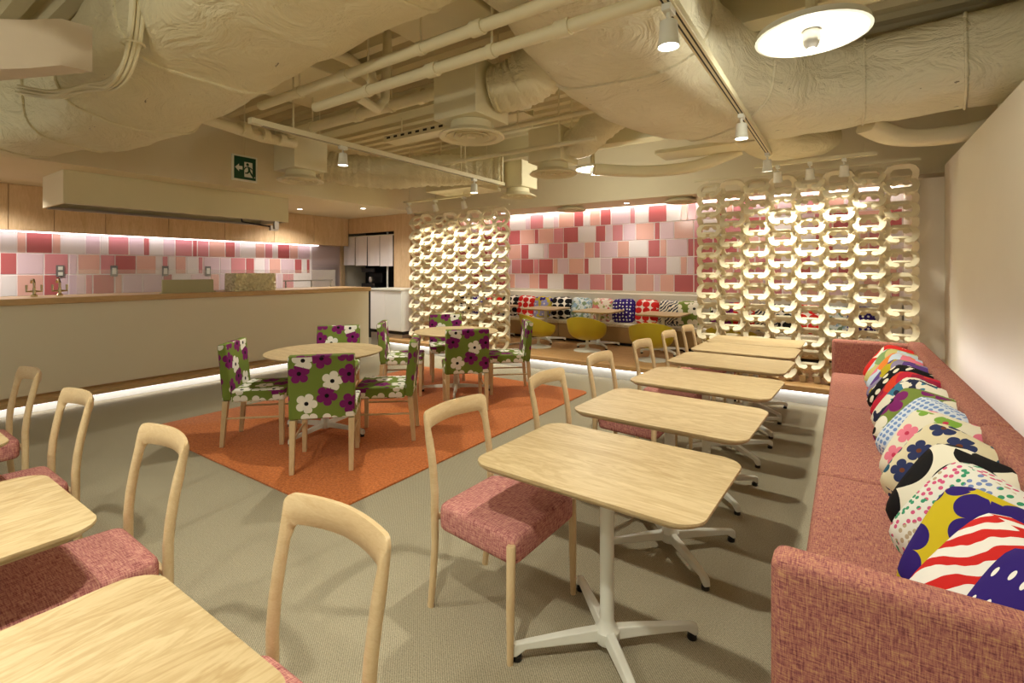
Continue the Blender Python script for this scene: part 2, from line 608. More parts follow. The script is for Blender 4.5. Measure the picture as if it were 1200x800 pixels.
# oak cabinets over the kitchen tiles
ys = [0.9] + [y_on_x(p, XK + 0.35) for p in (10, 64, 124, 198, 264, 322, 361)]
ys = ys[:-1] + [6.88]
for i in range(len(ys) - 1):
    t_ = thing('wall_cabinet', 'oak wall cabinet over the kitchen tiles, %s' % ('cut off by the left edge', 'just left of the hood end', 'behind the left end of the hood', 'behind the middle of the hood', 'behind the hood above the olive grey board', 'behind the hood above the gold box', 'next to the noren doorway')[i], 'cabinet', (XK, (ys[i] + ys[i + 1]) / 2, 2.0), 0, 'oak cabinets along the kitchen wall')
    hw = (ys[i + 1] - ys[i]) / 2
    MB().box(0.001, 0.32, -hw + 0.001, hw - 0.001, 0, 0.598).build('body', M['oak_panel'], t_)
    nd = 2 if hw > 0.55 else 1
    for q in range(nd):
        a = -hw + 2 * hw * q / nd
        MB().box(0.32, 0.342, a + 0.003, a + 2 * hw / nd - 0.003, -0.005, 0.597).build('door', M['oak_panel'], t_, bevel=0.002, seg=1)
tag(MB().box(XK + 0.06, XK + 0.10, -1.2, 6.3, 1.984, 1.998).build('led_strip', M['led_pink']), 'white light strip under the oak kitchen cabinets', 'light strip')
tag(MB().box(-7.1, 0.6, 8.14, 8.2, 2.655, 2.67).build('led_strip', M['led_cove']), 'hidden white cove light strip above the pink tiled back wall', 'light strip')

# ------------------------------------------------------------------ noren doorway wall
wn = struct(MB().box(XK, -7.62, 6.9, 7.0, 2.27, 2.6).box(-7.62, -7.15, 6.9, 7.0, 0, 2.6).box(XK, XK + 0.06, 6.9, 7.0, 0, 2.27)
            .box(-7.25, -7.15, 7.0, YB, 0, 2.57).build('wall_noren', M['oak_panel']), 'oak clad wall around the doorway with white cloths')
for i in range(5):
    a = XK + 0.002 + i * 0.356
    MB().box(a, a + 0.352, 6.888, 6.9, 2.27, 2.598).build('panel', M['oak_panel'], wn)
MB().box(-7.618, -7.39, 6.888, 6.9, 0.0, 2.598).build('panel', M['oak_panel'], wn)
MB().box(-7.386, -7.15, 6.888, 6.9, 0.0, 2.598).build('panel', M['oak_panel'], wn)
for i in range(4):
    a = 6.95 + i * 0.32
    MB().box(-7.15, -7.14, a, a + 0.316, 0.2, 2.568).build('panel', M['oak_panel'], wn)
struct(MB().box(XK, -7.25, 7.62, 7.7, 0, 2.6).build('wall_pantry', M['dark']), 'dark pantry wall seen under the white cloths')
t_ = thing('noren_curtain', 'white cloth noren of four panels in the oak doorway', 'curtain', (-8.5, 6.94, 2.2))
MB().tube([(-0.83, 0, 0), (0.83, 0, 0)], 0.012, 8).build('rod', M['white'], t_)
cloth = plain('white_noren_cloth', lin(232, 226, 224), 0.9)
for i in range(4):
    a = -0.8 + i * 0.4
    w_ = 0.385
    rings = []
    for k in range(9):
        xx = a + w_ * k / 8
        yy = 0.012 * math.sin(k * 1.3 + i)
        rings.append([(xx, yy - 0.003, -0.62 - 0.01 * i), (xx, yy + 0.003, -0.62 - 0.01 * i), (xx, yy * 0.3 + 0.003, 0.012), (xx, yy * 0.3 - 0.003, 0.012)])
    MB().loft(rings).build('cloth_panel', cloth, t_)
tag(MB().tube([(-7.98, 7.04, 0.0), (-7.98, 7.04, 2.6)], 0.02, 8).build('steel_post', M['white']), 'slim white post inside the dark pantry', 'post')
t_ = thing('pantry_counter', 'dark pantry counter with a grey top under the white cloths', 'counter', (-8.3, 7.3, 0))
MB().box(-1.03, 0.66, -0.2, 0.3, 0, 1.02).build('body', M['dark'], t_)
MB().box(-1.03, 0.66, -0.22, 0.3, 1.02, 1.06).build('top', M['steel'], t_)
t_ = thing('coffee_machine', 'black coffee machine in the dark pantry', 'machine', (-8.75, 7.35, 1.06))
MB().box(-0.22, 0.22, -0.2, 0.2, 0.0, 0.12).box(-0.22, 0.22, 0.02, 0.2, 0.12, 0.36).box(-0.22, 0.22, -0.2, 0.2, 0.36, 0.46).build('body', M['black'], t_, bevel=0.015)
MB().lathe([(0.05, 0.14), (0.065, 0.2), (0.05, 0.26)], 16).build('jug', M['steel'], t_, (0, -0.1, 0))

# ------------------------------------------------------------------ plinth, counter, kitchen
struct(MB().box(XK, -6.9, -2.6, 5.75, 0.0, 0.10).build('floor_plinth', M['white']), 'pale recessed plinth under the service counter', 'plinth')
struct(MB().box(XK, -6.76, -2.6, 5.78, 0.10, 0.15).build('trim_1', M['oak_edge'], bevel=0.004), 'oak step edge along the foot of the service counter', 'step')
tag(MB().box(-6.86, -6.82, -2.5, 5.7, 0.088, 0.099).build('led_strip', M['led']), 'white light strip under the counter step', 'light strip')
ct = thing('service_counter', 'long beige service counter with an oak worktop', 'counter', (-6.9, 0, 0.15))
MB().box(-0.7, -0.03, -2.5, 5.62, 0.0, 0.03).build('base', M['oak_edge'], ct)
MB().box(-0.72, 0, -2.5, 5.66, 0.03, 0.955).build('front_panel', M['counter'], ct)
MB().box(-0.75, 0.03, -2.5, 5.69, 0.955, 1.02).build('worktop', M['oak_edge'], ct, bevel=0.005)
kc = thing('kitchen_worktop', 'steel kitchen worktop below the pink tiles', 'worktop', (XK, 0, 0.15))
MB().box(0.002, 0.65, -2.5, 6.85, 0, 0.9).build('body', M['steel_dull'], kc)
MB().box(0.014, 0.7, -2.5, 6.87, 0.9, 0.95).build('top', M['steel'], kc, bevel=0.004)
gl = thing('glass_guard', 'low clear glass guard along the back of the service counter', 'glass', (-7.6, 0, 1.17))
for i in range(4):
    MB().box(-0.004, 0.004, 1.9 + i * 0.9, 2.79 + i * 0.9, 0, 0.30).build('pane', M['glass'], gl)


def tap(y, lab):
    t_ = thing('tap', lab, 'tap', (-7.3, y, 1.17))
    MB().lathe([(0.03, 0), (0.03, 0.02), (0.016, 0.03), (0.014, 0.1)], 12).build('base', M['brass'], t_)
    MB().tube([(0, 0, 0.09), (0, 0, 0.15), (-0.03, 0, 0.185), (-0.09, 0, 0.185), (-0.11, 0, 0.15)], 0.012, 8).build('spout', M['brass'], t_)
    for q in (-1, 1):
        MB().tube([(0, 0, 0.06), (0, q * 0.06, 0.06), (0, q * 0.06, 0.13)], 0.012, 8).build('handle', M['brass'], t_)


tap(y_on_x(40, -7.3), 'left polished tap behind the oak worktop')
tap(y_on_x(70, -7.3), 'right polished tap behind the oak worktop')
tag(MB().box(-0.05, 0, -0.32, 0.32, 0, 0.012).box(-0.035, -0.015, -0.30, 0.30, 0.012, 0.17).build('menu_stand', plain('olive_grey_board', lin(176, 172, 134), 0.7), None, (-7.05, y_on_x(222, -7.05), 1.17)),
    'plain olive grey board standing on the worktop', 'board')
# hammered foil box
t_ = NT('crinkled_gold_foil')
nz = t_.n('ShaderNodeTexVoronoi', None, Vector=t_.coords(), Scale=28.0).outputs['Distance']
t_.bump(nz, 1.0, 0.03)
foil = t_.done(lin(226, 218, 178), 0.3, 0.4)
mb = MB()
rings = []
for z, g in ((0, 0), (0.2, 0.0), (0.235, -0.01), (0.25, -0.05)):
    rings.append([(x * (1 + g), y2 * (1 + g * 0.4), z) for x, y2 in rrect(0.3, 0.62, 0.05)])
tag(mb.loft(rings).build('serving_box', foil, None, (-7.12, y_on_x(294, -7.12), 1.17)), 'crinkled pale gold box with rounded edges on the worktop', 'box')
rk = thing('utensil_rail', 'black metal rail with pots at the far end of the kitchen worktop', 'rail', (-8.95, 5.9, 1.1))
MB().tube([(0, -0.6, 0.16), (0, 0.5, 0.16)], 0.012, 8).build('rail', M['black'], rk)
for q in (-0.55, 0.0, 0.45):
    MB().tube([(0, q, 0), (0, q, 0.16)], 0.014, 8).build('post', M['black'], rk)

# white cupboard at the end of the counter
wc = thing('white_cupboard', 'white two door cupboard on a steel base past the counter end', 'cupboard', (-7.2, 6.3, 0))
MB().box(-0.43, 0.43, 0.02, 0.55, 0.0, 0.27).build('base', M['steel'], wc)
MB().box(-0.43, 0.43, 0.05, 0.55, 0.27, 0.33).build('gap', M['dark'], wc)
MB().box(-0.43, 0.43, 0.02, 0.55, 0.33, 1.09).build('body', M['whitegloss'], wc)
MB().box(-0.44, 0.44, -0.02, 0.56, 1.09, 1.12).build('top', M['white'], wc)
for q in (0, 1):
    MB().box(-0.43 + 0.43 * q + 0.002, 0.43 * q - 0.002, 0.0, 0.02, 0.34, 1.085).build('door', M['whitegloss'], wc, bevel=0.003)

# extractor hood
hd = thing('extractor_hood', 'long boxed cream extractor hood over the counter', 'hood', (-7.3, 3.06, 2.22))
MB().box(-0.02, 0, -1.35, 1.35, 0, 0.379).build('front_panel', M['ceil'], hd)
MB().box(-0.82, -0.8, -1.35, 1.35, 0, 0.379).build('back_panel', M['ceil'], hd)
for q in (-1.35, 1.33):
    MB().box(-0.8, -0.02, q, q + 0.02, 0, 0.379).build('side_panel', M['soffit'], hd)
MB().box(-0.78, -0.04, -1.32, 1.32, 0.16, 0.2).build('filter', M['dark'], hd)
MB().box(-0.05, -0.022, -1.32, 1.32, 0.0, 0.02).box(-0.8, -0.76, -1.32, 1.32, -0.012, 0.02).build('rim', M['steel'], hd)
arm_ = MB().tube([(-0.3, 0.75, 0.16), (-0.3, 0.78, -0.02), (-0.25, 1.0, -0.05), (-0.2, 1.2, -0.07)], 0.012, 8).build('hose', M['black'], hd)
MB().box(-0.23, -0.17, 1.16, 1.28, -0.13, -0.05).build('nozzle', M['steel'], arm_)
MB().box(-0.03, 0.005, 1.12, 1.19, -0.12, 0.0).build('bracket', M['steel'], hd)

# ------------------------------------------------------------------ raised platform with planks
pf = struct(MB().box(-7.14, 0.62, 6.24, YB, 0, 0.14).box(-7.14, 0.62, 6.18, YB, 0.14, 0.188).box(0.62, 0.85, 6.24, 6.8, 0, 0.188).build('floor_platform', M['white']), 'raised oak platform in front of the bench', 'platform')
MB().box(-7.14, 0.85, 6.15, 6.26, 0.14, 0.2).build('nosing', M['plank_y'], pf, bevel=0.004)
pc = {}
for r in range(13):
    y0 = 6.262 + r * 0.152
    a = -7.13 - random.uniform(0, 0.9)
    while a < 0.61:
        b = min(a + 1.2, 0.615)
        a0 = max(a, -7.13)
        if b - a0 > 0.04:
            key = round(b - a0, 3)
            if key not in pc:
                pc[key] = MB().box(-key / 2 + 0.0015, key / 2 - 0.0015, 0.0015, 0.1505, 0, 0.0115).build('plank', M['plank'], pf, ((a0 + b) / 2, y0, 0.188), smooth=0)
            else:
                o = bpy.data.objects.new('plank', pc[key].data)
                col.objects.link(o)
                o.parent = pf
                o.location = ((a0 + b) / 2, y0, 0.188)
        a += 1.2
tag(MB().box(-7.0, 0.84, 6.195, 6.225, 0.128, 0.139).build('led_strip', M['led']), 'white light strip under the edge of the oak platform', 'light strip')

# ------------------------------------------------------------------ orange rug
mb = MB()
ol = rrect(2.78, 3.56, 0.10, 4)
mb.loft([[(x, yy, 0.0) for x, yy in ol], [(x, yy, 0.010) for x, yy in ol], [(x * 0.995, yy * 0.996, 0.014) for x, yy in ol]])
tag(mb.build('rug', M['rug'], None, (-3.93, 3.58, 0.001)), 'large rectangular orange pile rug under the round tables', 'rug')

# ------------------------------------------------------------------ small oak tables with white star base
def star_base(root, hub_z0, length, col_r, top_z, mat_, ang0=PI / 4):
    MB().tube([(0, 0, 0.05), (0, 0, top_z)], col_r, 16).build('column', mat_, root)
    MB().lathe([(0.045, 0.035), (0.05, 0.05), (0.048, 0.08), (col_r + 0.006, 0.095), (col_r, 0.12)], 16).build('hub', mat_, root)
    for k in range(4):
        a = ang0 + k * PI / 2
        Mx = Matrix.Rotation(a, 4, 'Z')
        rings = []
        for x, hw, z0, z1 in ((0.02, 0.024, 0.045, 0.088), (0.12, 0.022, 0.047, 0.084), (length - 0.05, 0.017, 0.043, 0.068), (length - 0.015, 0.016, 0.02, 0.064), (length, 0.015, 0.02, 0.055)):
            rings.append([(x, -hw, z0), (x, hw, z0), (x, hw * 0.7, z1), (x, -hw * 0.7, z1)])
        lg = MB().loft(rings, True, Mx).build('leg', mat_, root, bevel=0.004)
        MB().lathe([(0.017, 0.0), (0.019, 0.004), (0.017, 0.02)], 12, Mx @ Matrix.Translation((length - 0.02, 0, 0))).build('foot_pad', M['black'], lg)
    MB().box(-0.17, 0.17, -0.17, 0.17, top_z - 0.006, top_z).build('mount_plate', mat_, root)


def make_table(label, w_, d_, h, r=0.075, matk='oak_top', group=None):
    root = thing('oak_table', label, 'table', group=group)
    ol = rrect(w_, d_, r, 6, 0.012)
    rings = [[(x * 0.955, y * 0.95, h - 0.026) for x, y in ol], [(x * 0.995, y * 0.995, h - 0.012) for x, y in ol], [(x, y, h - 0.006) for x, y in ol], [(x * 0.997, y * 0.997, h) for x, y in ol]]
    MB().loft(rings).build('tabletop', M[matk], root, smooth=30)
    star_base(root, 0, 0.37, 0.027, h - 0.026, M['white'])
    return root


TY = [1.76, 2.6, 3.43, 4.27, 5.02, 5.66]
names = ['oak two seat table nearest the camera beside the sofa', 'second oak two seat table from the camera in the sofa row', 'third oak two seat table from the camera in the sofa row',
         'fourth oak two seat table from the camera in the sofa row', 'fifth oak two seat table from the camera in the sofa row', 'last oak two seat table before the right link screen']
tb = make_table(names[0], 0.85, 0.62, 0.72, group='oak tables along the sofa')
tb.location = (-0.76, TY[0], 0)
tb.rotation_euler.z = -0.035
for i in range(1, 6):
    copy_tree(tb, None, (-0.765 - 0.004 * i, TY[i], 0), (-0.04, -0.05, -0.05, -0.03, -0.01)[i - 1], names[i])
tl = make_table('oak table in the bottom left corner nearest the camera', 0.64, 0.86, 0.72, matk='oak_top_y', group='oak tables at the left')
tl.location = (-1.095, 0.065, 0)
copy_tree(tl, None, (-2.1, 0.075, 0), 0.0, 'oak table at the left edge, second from the camera')
copy_tree(tl, None, (-3.25, 0.09, 0), 0.0, 'oak table at the left edge farthest from the camera')


# ------------------------------------------------------------------ oak chairs with pink seats
def make_chair(label):
    root = thing('oak_chair', label, 'chair', group='oak chairs with pink seats')
    ol = [(-0.195, -0.20), (0.195, -0.20), (0.235, 0.23), (-0.235, 0.23)]

    def rnd(o, r):
        out = []
        n = len(o)
        for i in range(n):
            p, a, b = Vector(o[i]), Vector(o[i - 1]), Vector(o[(i + 1) % n])
            u, v_ = (a - p).normalized(), (b - p).normalized()
            for k in range(5):
                t_ = k / 4
                q = (p + u * r) * (1 - t_) ** 2 + p * 2 * t_ * (1 - t_) + (p + v_ * r) * t_ ** 2
                out.append((q.x, q.y))
        return out
    o1 = rnd(ol, 0.04)
    rings = []
    for z, s in ((0.355, 0.965), (0.365, 0.995), (0.38, 1.0), (0.435, 1.0), (0.45, 0.985), (0.459, 0.94), (0.464, 0.80), (0.466, 0.5)):
        rings.append([(x * s, y * s, z) for x, y in o1])
    MB().loft(rings).build('seat', M['tweed2'], root, smooth=60)
    for s in (-1, 1):
        MB().tube([(s * 0.243, 0.215, 0.0), (s * 0.24, 0.215, 0.2), (s * 0.236, 0.215, 0.43), (s * 0.236, 0.215, 0.434)], [0.012, 0.0165, 0.0175, 0.015], 12).build('front_leg', M['oak_leg'], root)

    def rake(z):
        return -0.218 - 0.03 * max(0, (0.25 - z) / 0.25) - 0.062 * max(0, (z - 0.5) / 0.34) ** 1.5

    def section(po, pi, bow):
        # po / pi: outer and inner (x, z) points of the frame, eight sided section
        (xo, zo), (xi, zi) = po, pi
        y0 = rake((zo + zi) / 2) - bow
        th = 0.0155
        ring_ = []
        for k in range(8):
            a = 2 * PI * (k + 0.5) / 8
            f = 0.5 + 0.5 * math.copysign(min(1.0, abs(math.cos(a)) * 1.06), math.cos(a))
            ring_.append((xi + (xo - xi) * f, y0 + th * math.copysign(min(1.0, abs(math.sin(a)) * 1.06), math.sin(a)), zi + (zo - zi) * f))
        return ring_

    for s in (-1, 1):
        rings = [section((s * (0.199 + 0.012 * z / 0.42), z), (s * (0.177 - 0.002 * z / 0.42), z), 0) for z in (0.0, 0.14, 0.28, 0.42)]
        MB().loft(rings if s > 0 else [r[::-1] for r in rings]).build('rear_leg', M['oak_leg'], root, smooth=60)
    outer, inner = [], []
    for z in (0.42, 0.5, 0.58, 0.66, 0.72):
        outer.append((-0.211 + 0.004 * max(0, z - 0.5), z))
        inner.append((-0.175, z))
    for k in range(7):
        a = PI - PI / 2 * k / 6
        outer.append((-0.182 + 0.027 * math.cos(a), 0.813 + 0.027 * math.sin(a)))
        inner.append((-0.157 + 0.018 * math.cos(a), 0.744 + 0.018 * math.sin(a)))
    for k in range(1, 7):
        u = k / 6
        outer.append((-0.182 * (1 - u), 0.840 + 0.003 * u))
        inner.append((-0.157 * (1 - u), 0.762 + 0.003 * u))
    full = list(zip(outer, inner))
    full += [((-o_[0], o_[1]), (-i_[0], i_[1])) for o_, i_ in full[-2::-1]]
    rings = []
    for po, pi in full:
        xm = (po[0] + pi[0]) / 2
        rings.append(section(po, pi, 0.035 * (1 - (xm / 0.19) ** 2) if po[1] > 0.8 else 0.0))
    MB().loft([r[::-1] for r in rings]).build('back_frame', M['oak_rail'], root, smooth=60)
    MB().tube([(-0.196, -0.218, 0.39), (0.196, -0.218, 0.39)], 0.012, 8).build('rear_stretcher', M['oak_leg'], root)
    return root


ch = make_chair('oak chair with pink seat at the table nearest the camera by the sofa row')
ch.location = (-1.235, 1.735, 0)
ch.rotation_euler.z = -PI / 2 - 0.02
for i, (dx, a, lab) in enumerate(((-1.22, 0.02, 'second'), (-1.24, 0.0, 'third'), (-1.22, -0.02, 'fourth'), (-1.22, 0.0, 'fifth'), (-1.2, 0.0, 'last'))):
    copy_tree(ch, None, (dx, (2.56, 3.36, 4.21, 5.0, 5.64)[i], 0), -PI / 2 + a, 'oak chair with pink seat at the %s table of the sofa row' % lab)
for x, y, a, lab in ((-1.07, 0.50, PI, 'large oak chair with pink seat in the foreground, bottom centre left'), (-2.15, 0.52, PI - 0.02, 'oak chair with pink seat between the two near left tables'),
                     (-3.2, 0.53, PI, 'oak chair with pink seat at the far left table'), (-4.2, 0.55, PI, 'oak chair with pink seat cut by the left edge near the counter')):
    copy_tree(ch, None, (x, y, 0), a, lab)


# ------------------------------------------------------------------ round tables and flower chairs
def round_table(label):
    root = thing('round_table', label, 'table', group='round oak tables')
    MB().lathe([(0.0, 0.694), (0.44, 0.694), (0.485, 0.704), (0.50, 0.713), (0.498, 0.72), (0.0, 0.7201)], 48).build('tabletop', M['oak_top'], root, smooth=30)
    star_base(root, 0, 0.42, 0.032, 0.694, M['white'], 0.25)
    return root


RZ = 0.0155
RT = [(-3.86, 2.68), (-3.86, 4.47)]
r1 = round_table('round oak table nearer the camera on the orange rug')
r1.location = (*RT[0], RZ)
copy_tree(r1, None, (*RT[1], RZ), 0.4, 'round oak table farther from the camera on the orange rug')


def flower_chair(label):
    root = thing('flower_chair', label, 'chair', group='flower print chairs round the oak tables')
    Mx = Matrix.Translation((0, -0.19, 0.38)) @ Matrix.Rotation(0.09, 4, 'X')
    MB().box(-0.225, 0.225, -0.035, 0.035, 0.0, 0.46, Mx).build('back_cover', M['floral'], root, bevel=0.014, seg=3)
    MB().box(-0.228, 0.228, -0.16, 0.25, 0.365, 0.465).build('seat_cover', M['floral'], root, bevel=0.018, seg=3)
    for s in (-1, 1):
        for yy, dy in ((-0.205, -0.03), (0.225, 0.0)):
            a, b = 0.021, 0.016
            x = s * 0.2
            MB().loft([[(x - b, yy + dy - b, 0), (x + b, yy + dy - b, 0), (x + b, yy + dy + b, 0), (x - b, yy + dy + b, 0)],
                       [(x - a, yy - a, 0.375), (x + a, yy - a, 0.375), (x + a, yy + a, 0.375), (x - a, yy + a, 0.375)]]).build('leg', M['oak_leg'], root, bevel=0.003)
        MB().tube([(s * 0.2, -0.21, 0.23), (s * 0.2, 0.225, 0.23)], 0.0085, 8).build('stretcher', M['oak_leg'], root)
    return root


def chair_at(first, px, py, dx, dy, lab):
    """rear-leg midpoint (x, y) and facing direction"""
    l = math.hypot(dx, dy)
    dx, dy = dx / l, dy / l
    loc = (px + dx * 0.22, py + dy * 0.22, RZ)
    a = face_dir(dx, dy)
    if first is None:
        c_ = flower_chair(lab)
        c_.location = loc
        c_.rotation_euler.z = a
        return c_
    return copy_tree(first, None, loc, a, lab)


fc = chair_at(None, -3.10, 2.13, -0.7, 0.66, 'green flower print chair with its back to the camera at the nearer round table')
chair_at(fc, -4.33, 2.12, 0.66, 0.62, 'green flower print chair left of the nearer round table')
chair_at(fc, -3.17, 3.1, -0.72, -0.62, 'green flower print chair right of the nearer round table')
chair_at(fc, -4.62, 3.38, 0.7, -0.66, 'green flower print chair behind the nearer round table')
chair_at(fc, -3.22, 3.9, -0.7, 0.66, 'green flower print chair with its back to the camera at the farther round table')
chair_at(fc, -4.5, 3.9, 0.68, 0.6, 'green flower print chair left of the farther round table')
chair_at(fc, -3.2, 5.0, -0.7, -0.62, 'green flower print chair right of the farther round table')
chair_at(fc, -4.6, 5.1, 0.7, -0.66, 'green flower print chair behind the farther round table')

# ------------------------------------------------------------------ sofa
sf = thing('sofa', 'long dusty pink tweed sofa along the right wall', 'sofa', (0.22, 3.7, 0))
Y0, Y1 = 1.34 - 3.7, 6.06 - 3.7
MB().box(-0.30, 0.36, Y0 + 0.1, Y1 - 0.1, 0.07, 0.27).build('base', M['tweed'], sf, bevel=0.02)
for i in range(3):
    a = Y0 + 0.1 + i * (Y1 - Y0 - 0.2) / 3
    b = a + (Y1 - Y0 - 0.2) / 3
    MB().box(-0.345, 0.265, a + 0.002, b - 0.002, 0.27, 0.425).build('seat_cushion', M['tweed'], sf, bevel=0.03, seg=4)
    MB().box(0.255, 0.385, a + 0.002, b - 0.002, 0.27, 0.785).build('back_cushion', M['tweed'], sf, bevel=0.035, seg=4)
MB().box(-0.375, 0.385, Y0, Y0 + 0.1, 0.03, 0.755).build('arm', M['tweed'], sf, bevel=0.03, seg=4)
MB().box(-0.345, 0.385, Y1 - 0.1, Y1, 0.03, 0.755).build('arm', M['tweed'], sf, bevel=0.03, seg=4)
for x in (-0.26, 0.3):
    for yy in (Y0 + 0.2, 0.0, Y1 - 0.2):
        MB().box(x - 0.03, x + 0.03, yy - 0.03, yy + 0.03, 0, 0.07).build('foot', M['black'], sf)
tag(MB().box(0.612, 0.63, 1.3, 6.05, 0.66, 0.71).build('led_strip', M['led']), 'white floor light strip glowing behind the long sofa', 'light strip')


# ------------------------------------------------------------------ cushions
def cushion_mesh(size, thick, n=14):
    mb = MB()
    vs, fs = [], []
    for side in (1, -1):
        for j in range(n + 1):
            for i in range(n + 1):
                u, v_ = -1 + 2 * i / n, -1 + 2 * j / n
                k = (1 - abs(u) ** 2.6) * (1 - abs(v_) ** 2.6)
                pull = 1 - 0.07 * (1 - u * u) * (abs(v_) ** 2) * 0.8
                pull2 = 1 - 0.07 * (1 - v_ * v_) * (abs(u) ** 2) * 0.8
                wob = 0.006 * math.sin(5 * u + 3 * v_)
                cr_ = 1 - 0.2 * (abs(u) * abs(v_)) ** 4
                pull, pull2 = pull * cr_, pull2 * cr_
                vs.append((u * size / 2 * pull2, -side * (thick / 2 * k ** 0.55 + wob * k), v_ * size / 2 * pull))
    N_ = (n + 1) ** 2
    for s in range(2):
        for j in range(n):
            for i in range(n):
                a = s * N_ + j * (n + 1) + i
                q = (a, a + 1, a + n + 2, a + n + 1)
                fs.append(q if s == 0 else q[::-1])
    edge = [i for i in range(n)] + [n + (n + 1) * j for j in range(n)] + [N_ - 1 - i for i in range(n)] + [(n + 1) * (n - j) for j in range(n)]
    return mb.add(vs, fs)


def cushion(label, mat_, loc, rz, lean, roll=0.0, size=0.44, thick=0.15, group=None):
    o = cushion_mesh(size, thick).build('cushion', mat_, None, loc, None, smooth=80)
    o.rotation_euler = (Matrix.Rotation(rz, 4, 'Z') @ Matrix.Rotation(-lean, 4, 'X') @ Matrix.Rotation(roll, 4, 'Y')).to_euler()
    return tag(o, label, 'cushion', group)


WH, BL, TEAL, PINK, LG = lin(240, 236, 228), lin(112, 140, 190), lin(44, 96, 122), lin(222, 120, 140), lin(120, 176, 120)
sofa_prints = [
    ('red cushion with white blots at the far end of the sofa', blots('red_white_print', RED, [CR], 7, 0.6)),
    ('pale yellow and green cushion, second from the far end of the sofa', blots('pale_yellow_green_print', lin(200, 190, 120), [lin(130, 160, 100), lin(190, 206, 214)], 6, 0.52)),
    ('pale blue cushion with orange and pink blots on the sofa', blots('blue_orange_print', lin(190, 204, 220), [lin(224, 130, 50), PINK], 6, 0.52)),
    ('grey lilac and mustard cushion on the sofa', blots('lilac_mustard_print', lin(140, 130, 160), [lin(180, 160, 30), lin(90, 60, 130)], 6, 0.5)),
    ('black cushion with small white flecks on the sofa', dots('black_fleck_print', K, [CR], 16, 0.24, 0.6, (1, 0.6, 1))),
    ('crimson and orange red cushion on the sofa', blots('crimson_print', lin(196, 36, 60), [lin(214, 66, 40), lin(150, 30, 60)], 6, 0.52)),
    ('cream cushion with teal and dark leaf sprigs on the sofa', blots('teal_sprig_print', CR, [lin(60, 120, 150), lin(40, 44, 70)], 11, 0.56)),
    ('green cushion with white and purple flowers on the sofa', flowers('green_flower_print', GREEN, CR, PURP, K, 4.6)),
    ('blue and white netted cushion on the sofa', dots('blue_net_print', lin(206, 214, 224), [BL, lin(90, 160, 200)], 34, 0.36, 0.1)),
    ('pale cushion with pink blossoms and green stems on the sofa', flowers('pink_blossom_print', lin(222, 214, 192), PINK, lin(120, 160, 60), lin(190, 50, 80), 7.5, 0.4, 0.4)),
    ('cream cushion with dark teal clover leaves on the sofa', flowers('teal_clover_print', lin(216, 204, 170), lin(36, 84, 108), lin(44, 52, 92), lin(110, 60, 36), 8.5, 0.45, 0.5)),
    ('black cushion of huge black spots on cream on the sofa', dots('black_spot_print', CR, [K], 4.6, 0.5, 0.25)),
    ('white cushion stippled with green, pink and blue dots', dots('stipple_print', lin(232, 230, 220), [lin(120, 140, 190), lin(60, 150, 110), lin(210, 90, 130), lin(190, 170, 140), lin(60, 140, 110)], 40, 0.3, 0.7)),
    ('mustard yellow cushion with large dark purple flowers', flowers('purple_flower_print', YEL, NAVY, NAVY, CR, 4.3, 0.5, 0.3, (0.1, 0.6, 0))),
    ('white cushion with jagged red stripes', waves('red_stripe_print', WH, RED, 5.2, 5.0, 0.7)),
    ('dark violet cushion with short white dashes at the near end', dots('dash_print', NAVY, [WH], 19, 0.17, 0.25, (1.7, 0.6, 1))),
]
ny = len(sofa_prints)
for i, (lab, mt) in enumerate(sofa_prints):
    t_ = i / (ny - 1)
    yy = (5.45, 5.15, 4.86, 4.57, 4.29, 4.02, 3.75, 3.48, 3.2, 2.92, 2.64, 2.38, 2.12, 1.89, 1.69, 1.52)[i]
    cushion(lab, mt, (0.335 + (0.05 if i == 15 else 0.0), yy, 0.425 + 0.185), -0.76 + 0.06 * math.sin(i * 2.1), 0.64 + 0.04 * math.cos(i * 1.7), 0.16 + 0.08 * math.sin(i * 3.3), 0.42, 0.17, 'cushions along the sofa')

# ------------------------------------------------------------------ bench with cushions
BX0, BX1 = -7.1, 0.6
bn = thing('bench', 'long cream topped bench along the pink tiled wall', 'bench', ((BX0 + BX1) / 2, 8.0, 0.2))
hw = (BX1 - BX0) / 2
MB().box(-hw, hw, -0.16, 0.24, 0.0, 0.05).build('base', M['dark'], bn)
pad = tweed('cream_bench_weave', lin(180, 168, 140), lin(222, 212, 186), lin(236, 228, 206))
vin = plain('tan_vinyl', lin(160, 130, 84), 0.5)
npan = 11
for i in range(npan):
    a = -hw + 2 * hw * i / npan
    b = -hw + 2 * hw * (i + 1) / npan
    MB().box(a + 0.002, b - 0.002, -0.22, -0.1, 0.05, 0.31).build('front_panel', vin, bn, bevel=0.012)
    MB().box(a + 0.002, b - 0.002, -0.225, 0.16, 0.31, 0.37).build('seat_pad', pad, bn, bevel=0.015)
MB().box(-hw, hw, 0.16, 0.235, 0.05, 0.86).build('back', M['wall'], bn, bevel=0.01)
MB().box(-hw, hw, -0.1, 0.16, 0.05, 0.31).build('body', M['dark'], bn)

